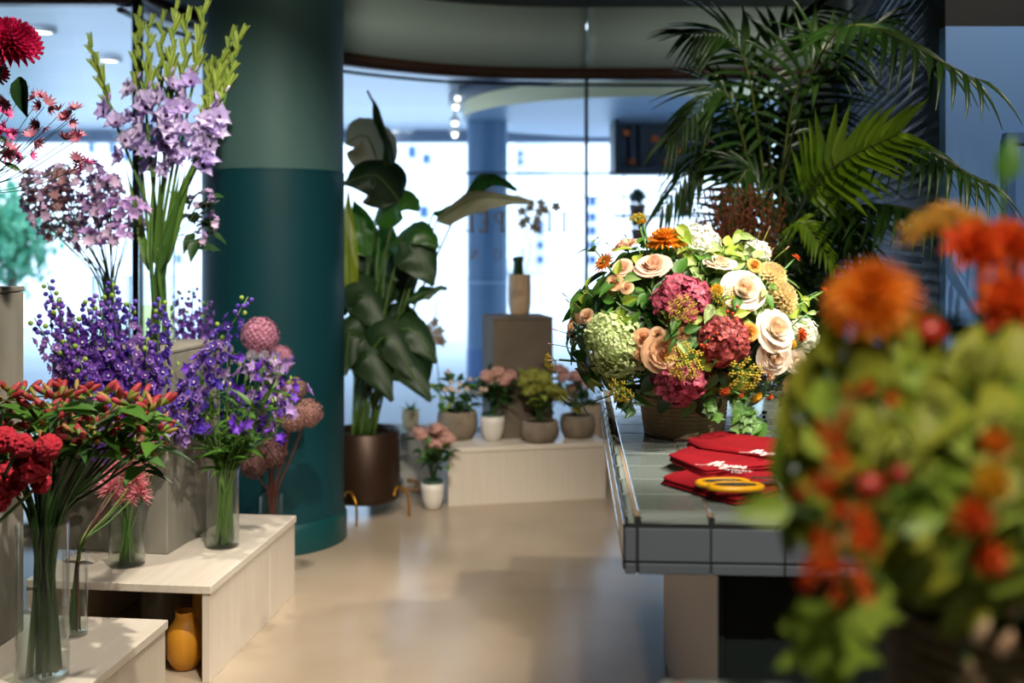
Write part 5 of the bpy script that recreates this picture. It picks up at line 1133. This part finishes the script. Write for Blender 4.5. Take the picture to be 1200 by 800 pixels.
# beige pots at the back near the window
p6 = V(((690-600)*6.9/F, 6.9, 0)); t = thing('tall_beige_pot', 'tall beige pot on the floor behind the stone bowls', 'pot', p6)
part('body', B().add(lathe([(.001, 0), (.1, 0), (.115, .2), (.118, .43), (.11, .45), (.1, .45), (.1, .4)], 36)).mesh('beige pot', mat('beige pot', 'b09a82', rough=.7)), t, Matrix.Translation(p6)); part('soil', B().add(disc(.1, .41)).mesh('soil', SOIL, False), t, Matrix.Translation(p6))
bush('pink_plant', 'pink flowering plant in the tall beige pot by the counter', p6+V((0, 0, .4)), [P(x, y, 6.9) for x, y in ((670, 462), (660, 435), (680, 445), (695, 440))], HYD['pinkpot'], .04, ['dark'], 18, .09)
p7 = V(((711-600)*7.0/F, 7.0, 0)); t = thing('tall_beige_pot', 'second beige pot half hidden by the counter edge', 'pot', p7)
part('body', B().add(lathe([(.001, 0), (.08, 0), (.09, .2), (.095, .42), (.085, .43), (.08, .4)], 36)).mesh('beige pot', mat('beige pot', 'b09a82')), t, Matrix.Translation(p7)); part('soil', B().add(disc(.08, .41)).mesh('soil', SOIL, False), t, Matrix.Translation(p7))
# ribbed vase with succulent on the ledge box
pv = V(((481-600)*6.62/F, 6.62, .325)); t = thing('ribbed_vase', 'small ribbed cream vase with a succulent on the ledge box', 'vase', pv)
v, f = lathe([(.001, 0), (.03, 0), (.045, .03), (.052, .075), (.05, .11), (.045, .13), (.04, .13), (.04, .11)], 48)
v = [(x*(1+.05*math.cos(12*math.atan2(y, x))), y*(1+.05*math.cos(12*math.atan2(y, x))), z) for x, y, z in v]
part('body', B().add((v, f)).mesh('ribbed vase', mat('cream stoneware', 'c9bfa0', rough=.7)), t, Matrix.Translation(pv))
t = thing('succulent', 'small spiky succulent in the ribbed cream vase', 'plant', pv+V((0, 0, .11)))
for o in fib(11, .1, 1): add_leaf(t, 'narrow', pv+V((0, 0, .115)), o, V((0, -.3, 1)), .08)
# beige vase with cactus stump and orchid on the plinth
vp = V((P(609, 372, 6.5).x, 6.5, 1.045)); t = thing('beige_vase', 'tall beige faceted vase on the plinth', 'vase', vp)
part('body', B().add(lathe([(.001, 0), (.048, .0), (.062, .02), (.07, .08), (.07, .16), (.068, .235), (.066, .25), (.06, .25), (.058, .2)], 14)).mesh('faceted vase', mat('beige ceramic', 'c8aa88', rough=.6), False), t, Matrix.Translation(vp))
oc = thing('potted_orchid', 'beige orchid with dark green stump in the tall vase on the plinth', 'plant', vp+V((0, 0, .2)))
part('stump', B().add(lathe([(.028, .0), (.034, .05), (.03, .12), (.038, .15), (.02, .16), (.001, .155)], 9)).mesh('green stump', LEAFD), oc, Matrix.Translation(vp+V((-.01, 0, .2))))
sp_ = spline([vp+V((.02, 0, .22)), P(622, 290, 6.5), P(612, 262, 6.5), P(628, 238, 6.5), P(655, 240, 6.5)], 6)
part('flower_stem', B().add(tube(sp_, .002, 5)).mesh('orchid stem', STEM), oc)
ORC = rot_petals(5, 1, .4, .3, .2, -.15, .6, nu=3, nv=1).mesh('orchid flower', mat('beige orchid petals', 'd9b99a', 'e4cbb0', vary='object', transl=.65))
for (x, y) in ((612, 248), (618, 258), (613, 262), (630, 258), (632, 248), (626, 266), (635, 238), (622, 243), (652, 242), (630, 268), (638, 246)): part('flower', ORC, oc, frame(P(x, y, 6.5+U(-.04, .04)), V((U(-.7, .7), -1, U(-.3, .5))), U(0, 6), .038))
# beige orchid between the big plant and the window
oc = thing('cream_orchid', 'cream orchid spray against the window beside the big plant', 'plant', V((P(512, 520, 6.9).x, 6.9, .0)))
sp_ = spline([V((P(512, 520, 6.9).x, 6.9, 0.0)), P(516, 470, 6.9), P(510, 400, 6.9), P(512, 350, 6.9)], 6); part('flower_stem', B().add(tube(sp_, .004, 5)).mesh('orchid stem', STEM), oc)
part('pot', B().add(lathe([(.001, 0), (.06, 0), (.075, .12), (.07, .125), (.065, .1), (.001, .1)], 28)).mesh('orchid pot', WPOT), oc, T(sp_[0].x, sp_[0].y, 0))
for (x, y) in ((502, 385), (510, 378), (515, 388), (512, 398), (506, 392), (517, 400), (478, 420), (484, 424)): part('flower', ORC, oc, frame(P(x, y, 6.88), V((U(-.7, .7), -1, U(-.3, .5))), U(0, 6), .045))
# driftwood pieces on the floor by the ledge box
WOOD = mat('tan driftwood', '7a5a3c', '91704e', rough=.8, scale=20.)
for k, (a, b) in enumerate((((470, 575, 6.2), (497, 572, 6.2)), ((478, 562, 6.25), (495, 580, 6.15)))):
    pa, pb_ = P(*a), P(*b); pa.z = max(pa.z, .03+.03*k); pb_.z = .02+.03*k
    bb = B().add(tube(spline([pa, (pa+pb_)/2+V((.01, .02, .015)), pb_], 5), .014, 7, .008)).add(tube([(pa+pb_)/2, (pa+pb_)/2+V((.03, -.03, .035))], .007, 6, .004))
    single('driftwood', bb.mesh('driftwood', WOOD), ('lower', 'upper')[k]+' piece of tan driftwood on the floor beside the white pot', 'wood', None, 'driftwood by the bench')
# ------------------------------------------------------------------ palm
pp = V((P(905, 500, 4.95).x, 4.95, 0)); 
t = thing('palm_pot', 'dark pot holding the tall palm behind the counter', 'pot', pp)
part('body', B().add(lathe([(.001, 0), (.14, 0), (.165, .1), (.18, .5), (.175, .52), (.16, .52), (.16, .46)], 40)).mesh('palm pot', mat('charcoal pot', '26292b', rough=.6)), t, Matrix.Translation(pp)); part('soil', B().add(disc(.16, .47)).mesh('soil', SOIL, False), t, Matrix.Translation(pp))
palm = thing('palm', 'tall areca palm with arching fronds in front of the blind', 'plant', pp+V((0, 0, .47)))
PLM = mat('palm leaflet dark green', '243f18', '35561f', vary='object', transl=.25, rough=.35); PLY = mat('palm leaflet bright green', '6f9a1e', '8fb22c', vary='object', transl=.4, rough=.35); PRT = mat('palm rachis', '5c6a26', rough=.5); PLJ = mat('palm leaflet dark green mass', '243f18', '35561f', vary='island', transl=.25, rough=.35)
PTM = {0: B().add(petal(1, .05, .2, -.35, .5, nu=5, nv=1, fold=.5)).mesh('palm leaflet', PLM), 1: B().add(petal(1, .085, .2, -.2, .5, nu=5, nv=1, fold=.4)).mesh('bright palm leaflet', PLY)}
_lv = petal(1, .05, .2, -.35, .5, nu=4, nv=1, fold=.5)
def frond(a, b, c, ll, up, nl=20, bright=0, joined=False, droop=.35, start=.22):
    a, b, c = P(*a), P(*b), P(*c); pts = spline([a, b, c], 12); up = V(up); n = len(pts)
    fr = part('frond', B().add(tube([pp+V((U(-.1, .1), U(-.1, .1), .45)), (pp+V((0, 0, .45))).lerp(a, .5)+jit(.03)]+pts, .008, 5, .002)).mesh('frond rachis', PRT), palm); bb = B()
    for i in range(nl):
        u = start+(1-start)*(i+.5)/nl; k = u*(n-1); i0 = min(int(k), n-2); p = pts[i0].lerp(pts[i0+1], k-i0); d = (pts[i0+1]-pts[i0]).normalized(); x = d.cross(up).normalized()
        for sd in (-1, 1):
            o = d*(.55+.6*u)+x*sd*(1-.45*u)+V((0, 0, -droop*U(.4, 1.2)))+jit(.08); L = ll*(1.05-.5*abs(u-.45)*1.6)*U(.88, 1.08)
            M_ = leaf_frame(p, o, up+V((0, 0, .4)), L, L*U(.9, 1.25))
            if joined: bb.add(_lv, M_)
            else: part('leaflet', PTM[bright], fr, M_)
    if joined: part('leaflets', bb.mesh('palm leaflets', PLJ), fr, None, 'stuff')
FR = [((900, 235, 4.95), (868, 60, 4.8), (803, 38, 4.65), .30, (.3, -.8, .5), 0, 0),
      ((915, 200, 4.95), (985, 35, 4.3), (1150, 95, 3.6), .34, (.2, -.75, .6), 0, 0),
      ((930, 260, 4.75), (972, 200, 4.15), (1055, 155, 3.85), .27, (-.35, -1, .15), 1, 0),
      ((895, 270, 4.95), (850, 110, 4.75), (782, 165, 4.55), .30, (.1, -.7, .7), 0, 0),
      ((930, 265, 4.95), (1030, 165, 4.2), (1158, 215, 3.6), .31, (.1, -.6, .8), 0, 0),
      ((925, 285, 4.95), (1020, 240, 4.2), (1150, 275, 3.55), .28, (.1, -.5, .8), 0, 0),
      ((905, 330, 4.7), (935, 262, 4.4), (978, 312, 4.25), .14, (.0, -.7, .7), 1, 0),
      ((890, 300, 4.95), (840, 170, 4.85), (775, 245, 4.75), .30, (.1, -.6, .8), 0, 1),
      ((905, 250, 5.05), (905, 70, 5.05), (960, 10, 5.05), .35, (-.3, -.9, .3), 0, 1),
      ((910, 260, 5.0), (940, 90, 4.8), (1040, 20, 4.5), .35, (0, -.8, .6), 0, 1),
      ((905, 300, 4.9), (880, 200, 4.7), (845, 260, 4.6), .26, (0, -.6, .8), 0, 1),
      ((915, 310, 4.9), (960, 220, 4.6), (1040, 330, 4.3), .28, (0, -.6, .8), 0, 1),
      ((905, 320, 5.05), (900, 180, 5.15), (880, 120, 5.25), .34, (.2, -.9, .3), 0, 1),
      ((900, 360, 4.95), (860, 260, 4.85), (820, 330, 4.75), .25, (0, -.6, .8), 0, 1),
      ((910, 360, 4.95), (930, 290, 4.8), (960, 380, 4.7), .25, (0, -.6, .8), 0, 1),
      ((895, 380, 4.8), (870, 300, 4.7), (840, 350, 4.65), .28, (0, -.7, .7), 0, 1),
      ((905, 400, 4.75), (915, 320, 4.65), (950, 400, 4.5), .30, (0, -.7, .7), 0, 1),
      ((905, 380, 5.1), (925, 240, 5.15), (960, 200, 5.2), .34, (0, -1, .3), 0, 1),
      ((900, 380, 5.1), (890, 230, 5.15), (860, 180, 5.2), .34, (0, -1, .3), 0, 1),
      ((905, 400, 5.0), (950, 280, 4.9), (1000, 270, 4.8), .32, (0, -1, .3), 0, 1),
      ((905, 280, 5.1), (930, 170, 5.1), (985, 130, 5.1), .30, (0, -.9, .4), 0, 1)]
for (a, b, c, ll, up, br, jn) in FR: frond(a, b, c, ll, up, 21 if not br else 15, br, bool(jn), .12 if br else .38)
part('trunk', B().add(tube([pp+V((0, 0, .44)), pp+V((.02, 0, 1.0)), P(905, 290, 4.95)], .04, 10, .025)).mesh('palm trunk', mat('palm trunk', '4a4226', '5c5530', scale=20.)), palm)
for (dx, dy) in ((-.09, .03), (.08, -.04), (.03, .09)): part('cane', B().add(tube([pp+V((dx, dy, .44)), pp+V((dx*1.3, dy, 1.0)), P(905, 300, 4.95)+V((dx*2, dy, 0))], .022, 8, .012)).mesh('palm cane', mat('palm trunk', '4a4226')), palm)
# ------------------------------------------------------------------ bunch of dried red-brown grass
gc = V((P(872, 420, 4.42).x, 4.42, 0)); t = thing('floor_vase', 'tall dark floor vase behind the counter holding dried grass', 'vase', gc)
part('body', B().add(lathe([(.001, 0), (.09, 0), (.12, .3), (.1, .7), (.07, .95), (.08, 1.0), (.07, 1.0), (.06, .9)], 32)).mesh('floor vase', mat('charcoal ceramic', '2c2c2b', rough=.5)), t, Matrix.Translation(gc))
part('rim', B().add(lathe([(.08, 1.0), (.084, 1.005), (.08, 1.012), (.07, 1.0)], 32)).mesh('floor vase rim', mat('charcoal ceramic', '2c2c2b')), t, Matrix.Translation(gc))
GRS = mat('rust brown dried grass', '7a3f26', '9a5a36', vary='island', transl=.2); bb = B()
for i in range(90):
    a = U(0, 6.283); q = math.sqrt(U(0, 1)); x = 868+math.cos(a)*q*58; y = 208+U(0, 50)+abs(x-868)*.2; tip = P(x, y, 4.42+math.sin(a)*q*.15); b = gc+V((U(-.04, .04), U(-.04, .04), .9)); pts = spline([b, b.lerp(tip, .5)+V(((tip.x-b.x)*-.12, 0, 0)), tip], 4)
    bb.add(tube(pts, .0018, 3, .001, False))
    for s_ in range(12):
        u = .55+.45*s_/12; p = b.lerp(tip, u)+V(((tip.x-b.x)*-.12*(1-abs(2*u-1)), 0, 0)); bb.add(ball((0, 0, 0), .0045, 4, 3, 2.5), frame(p+jit(.008), (tip-b).normalized()+jit(.5)))
single('dried_grass_bunch', bb.mesh('dried grass', GRS), 'bunch of dried rust-brown grass behind the basket bouquet', 'grass', None, None, 'stuff')
# ------------------------------------------------------------------ out-of-focus bouquet on the nearest counter
FC = P(1150, 545, 1.08); FA = V((.205, .19, .185))
bcn = V((FC.x+.03, FC.y+.0, HT+.0006)); coil_basket('wicker basket of the blurred bouquet at the photo edge', bcn, .10, .125, .2, mat('pale wicker', '8a6f50', '9c8260', rough=.8, scale=30., bump=.5, bscale=90.), 12)
NG = 'flowers of the blurred near bouquet'
LFM['near'] = B().add(petal(1, .28, .1, -.3, .7, nu=6, nv=2, fold=.25)).mesh('near leaf', mat('near yellow green leaf', '8a9622', 'a6a534', vary='object', transl=.35))
fgl = [(960, 430, 'upper outer leaves'), (935, 480, 'outer leaves beside the basket bouquet'), (925, 545, 'leaves hanging over the scissors'), (920, 600, 'outermost low leaves'), (985, 430, 'leaves under the orange chrysanthemum'), (1010, 480, 'leaves in the upper middle'), (1060, 500, 'leaves in the middle'), (1050, 440, 'leaves by the red hip'), (1000, 540, 'leaves beside the orange spires'), (1060, 560, 'leaves under the middle'), (1100, 520, 'leaves right of the middle'), (1090, 600, 'leaves beside the yellow zinnia'), (1020, 620, 'low leaves'), (980, 600, 'leaves behind the orange spires'), (1130, 450, 'leaves under the orange lilies'), (1190, 440, 'leaves at the photo edge'), (1130, 640, 'lowest leaves on the basket'), (1180, 620, 'leaves above the basket'), (1190, 530, 'leaves at the photo edge, lower'), (1050, 650, 'leaves hanging low'), (1160, 690, 'leaves over the basket rim'), (1110, 680, 'leaves beside the basket rim')]
for (x, y, l) in fgl:
    p, n = dome(x, y, FC, FA, 1.0 if x > 960 else 1.15); sprig('blurred lime green '+l, p-n*.01, n, FC, ['near', 'near', 'lime'], .062, 9, 'leaves of the blurred near bouquet', .05)
PANI = hydrangea_mesh(mat('yellow green panicle', '8f9c2c', 'aab044', vary='island', transl=.3), 200, .15, -.9, core=mat('olive panicle core', '5c6a1c'), cone=.4)
for (x, y, r, l) in ((945, 460, 34, 'uppermost on the outer side'), (1000, 500, 42, 'in the middle'), (930, 520, 30, 'nearest the scissors'), (1060, 540, 46, 'largest'), (935, 585, 28, 'lowest on the outer side'), (1030, 440, 30, 'under the orange chrysanthemum'), (1150, 425, 36, 'under the orange lilies'), (1095, 470, 32, 'beside the red hip'), (1170, 500, 36, 'at the photo edge'), (1040, 600, 32, 'low in the middle')):
    head('green_panicle', 'blurred yellow-green panicle '+l, x, y, r, PANI, NG, (1, 1, 1.2), V((0, -.1, .3)), -.02, FC, FA)
def fg(name, label, px, py, r, me, Y, face=(0, -1, .3), st=(1, 1, 1), kind=None):
    p = P(px, py, Y); b = inner(FC, p); t = thing(name, label, 'flower', b, NG); part('stem', B().add(tube(spline([b, b.lerp(p, .6)+V((0, 0, .01)), p], 4), .003, 5)).mesh(name+' stem', STEM), t)
    part('bloom', me, t, frame(p, V(face), U(0, 6), r*Y/F) @ S(*st), kind)
ORC2 = dahlia_mesh(mat('vivid orange petals', 'ee8418', 'f4a636', vary='island', transl=.35), 6, 20, 'orange chrysanthemum', .14); LILY = dahlia_mesh(mat('red orange lily petals', 'e2501a', 'ee7628', vary='island', transl=.35), 4, 9, 'orange lily', .34); ZIN = dahlia_mesh(mat('yellow zinnia petals', 'dca414', 'e8b92c', vary='island', transl=.35), 4, 16, 'yellow zinnia', .17)
fg('chrysanthemum', 'large blurred orange chrysanthemum at the top of the near bouquet', 1022, 348, 60, ORC2, 1.0, (-.3, -.7, .7))
fg('orange_lily', 'blurred red-orange lily high at the photo edge', 1145, 290, 42, LILY, 1.05, (0, -.7, .6)); fg('orange_lily', 'blurred red-orange lily cut by the upper photo edge', 1188, 285, 36, LILY, 1.05, (.2, -.7, .5)); fg('orange_lily', 'blurred red-orange lily lower at the photo edge', 1183, 355, 44, LILY, 1.0, (0, -.9, .3))
fg('yellow_zinnia', 'blurred yellow zinnia low in the near bouquet', 1165, 567, 30, ZIN, .82, (0, -1, .1)); fg('orange_lily', 'blurred orange bloom under the yellow zinnia', 1140, 605, 27, LILY, .82, (0, -1, 0)); fg('orange_lily', 'blurred orange bloom above the basket', 1160, 655, 24, LILY, .83, (0, -1, 0)); fg('yellow_zinnia', 'small blurred amber bloom at the photo edge', 1168, 520, 20, ORC2, .83)
HIP = B().add(ball((0, 0, 0), 1, 14, 10, .95)).add(rot_petals(5, .5, .12, .6, 0, .3, nu=2, nv=1).v and (lambda q: (q.v, q.f))(rot_petals(5, .6, .12, .9, 0, .3, nu=2, nv=1, z=.85))).mesh('rose hip', mat('dark red hip', 'a82e1a', '962614', rough=.3, scale=3.))
fg('rose_hip', 'round dark red hip beside the blurred orange chrysanthemum', 1090, 390, 19, HIP, 1.0, (0, -.4, 1)); fg('rose_hip', 'round red-brown hip in the middle of the blurred leaves', 1020, 570, 17, HIP, .84, (0, -1, .2)); fg('rose_hip', 'dark hip beside the red-brown one', 1054, 556, 11, HIP, .84, (0, -1, .2))
BELO = rot_petals(5, 1, .34, .8, .3, .2, .6, nu=3, nv=1).mesh('orange floret', mat('red orange floret', 'e0501a', 'f07c2a', vary='object', transl=.35))
def spire(label, pts, n, s):
    q = spline([P(*p) for p in pts], 8); b = inner(FC, q[0]); t = thing('orange_spire', label, 'flower', b, NG); part('stem', B().add(tube([b]+q, .002, 5)).mesh('spire stem', STEM), t)
    for i in range(n): p = q[int((i+.5)/n*(len(q)-1))]; part('floret', BELO, t, frame(p+jit(.008), V((U(-.9, .9), -1, U(-.6, .6))), U(0, 6), s*U(.8, 1.15)))
spire('blurred orange spire curving along the outer leaves', [(1035, 462, 0.86), (995, 470, 0.85), (970, 500, 0.84), (972, 535, 0.84)], 12, .012)
spire('blurred orange spire slanting down to the outer side', [(985, 540, 0.84), (962, 562, 0.83), (945, 585, 0.83)], 8, .012)
spire('blurred orange spire hanging lowest beside the counter', [(1000, 590, 0.84), (970, 630, 0.83), (955, 660, 0.83), (965, 690, 0.83)], 16, .014)
spire('blurred orange spire hanging in front of the counter face', [(1000, 600, 0.84), (985, 645, 0.82), (990, 680, 0.82), (1010, 695, 0.82)], 14, .013)
spire('blurred amber spire beside the hanging ones', [(985, 585, 0.84), (1015, 630, 0.82), (1020, 650, 0.82)], 8, .011)
PLU = mat('mustard plume', 'c98f22', 'd9a53a', vary='island', transl=.3)
for k, pts in enumerate(([(1150, 262, 1.1), (1105, 250, 1.1), (1060, 270, 1.1)], [(1160, 268, 1.1), (1120, 245, 1.1), (1078, 255, 1.1)])):
    q = spline([P(*p) for p in pts], 14); b = inner(FC, q[0]); t = thing('mustard_plume', ('lower', 'upper')[k]+' blurred mustard plume arching over the near bouquet', 'flower', b, NG); part('stem', B().add(tube([b]+q, .0018, 5)).mesh('plume stem', STEM), t); bb = B()
    for i in range(260): p = R.choice(q)+V((U(-.006, .006), U(-.008, .008), U(-.016, .006))); bb.add(ball(p, .0026, 4, 3))
    part('plume', bb.mesh('mustard plume', PLU), t, None, 'stuff')
for k, (x, y, s, kd, l) in enumerate(((965, 730, .075, 'lobedl', 'large lobed leaf hanging lowest'), (1012, 705, .05, 'lobedl', 'small lobed leaf beside the lowest one'), (925, 622, .05, 'lime', 'leaf sticking out over the counter corner'), (1045, 640, .05, 'lime', 'narrow leaf in front of the counter face'), (1175, 240, .05, 'green', 'dark leaf above the orange lilies'))):
    p = P(x, y-28, .9 if k < 4 else 1.08); b = inner(FC, p); t = thing('hanging_leaf', 'blurred '+l, 'leaf', b, 'single leaves of the near bouquet'); part('stem', B().add(tube([b, p], .0016, 4)).mesh('leaf stem', STEM), t)
    add_leaf(t, kd, p, V((.05, -.2, -1)) if k < 2 else (V((-1, -.3, 0)) if k == 2 else (V((1, -.3, .25)) if k == 3 else V((.2, -.2, 1)))), V((0, -1, .4)), s)
PBUD = B().add(ball((0, 0, 0), .42, 8, 7, 2.4)).mesh('pale bud', mat('pale pinkish bud', 'c8b08a', 'c89478', vary='object', transl=.2))
for k, (x, y, l) in enumerate(((1150, 740, 'beside the basket handle'), (1178, 755, 'pink one over the wicker'), (1190, 710, 'uppermost at the photo edge'), (1130, 790, 'lowest'))): fg('pale_bud', 'blurred pale bud over the wicker basket, '+l, x, y, 20, PBUD, .93, (.3, -.3, .9))
bb = B()
for o in fib(220, -.9, 1): bb.add(petal(.06, .022, .1, -.2, nu=3, nv=1, fold=.2), frame(V((o.x*FA.x, o.y*FA.y, o.z*FA.z))*U(.5, .85), o+jit(.8), U(0, 6)))
single('filler_foliage', bb.mesh('filler foliage', mat('deep filler green', '24401c')), 'dark green filler foliage inside the blurred near bouquet', 'foliage', Matrix.Translation(FC), None, 'stuff')
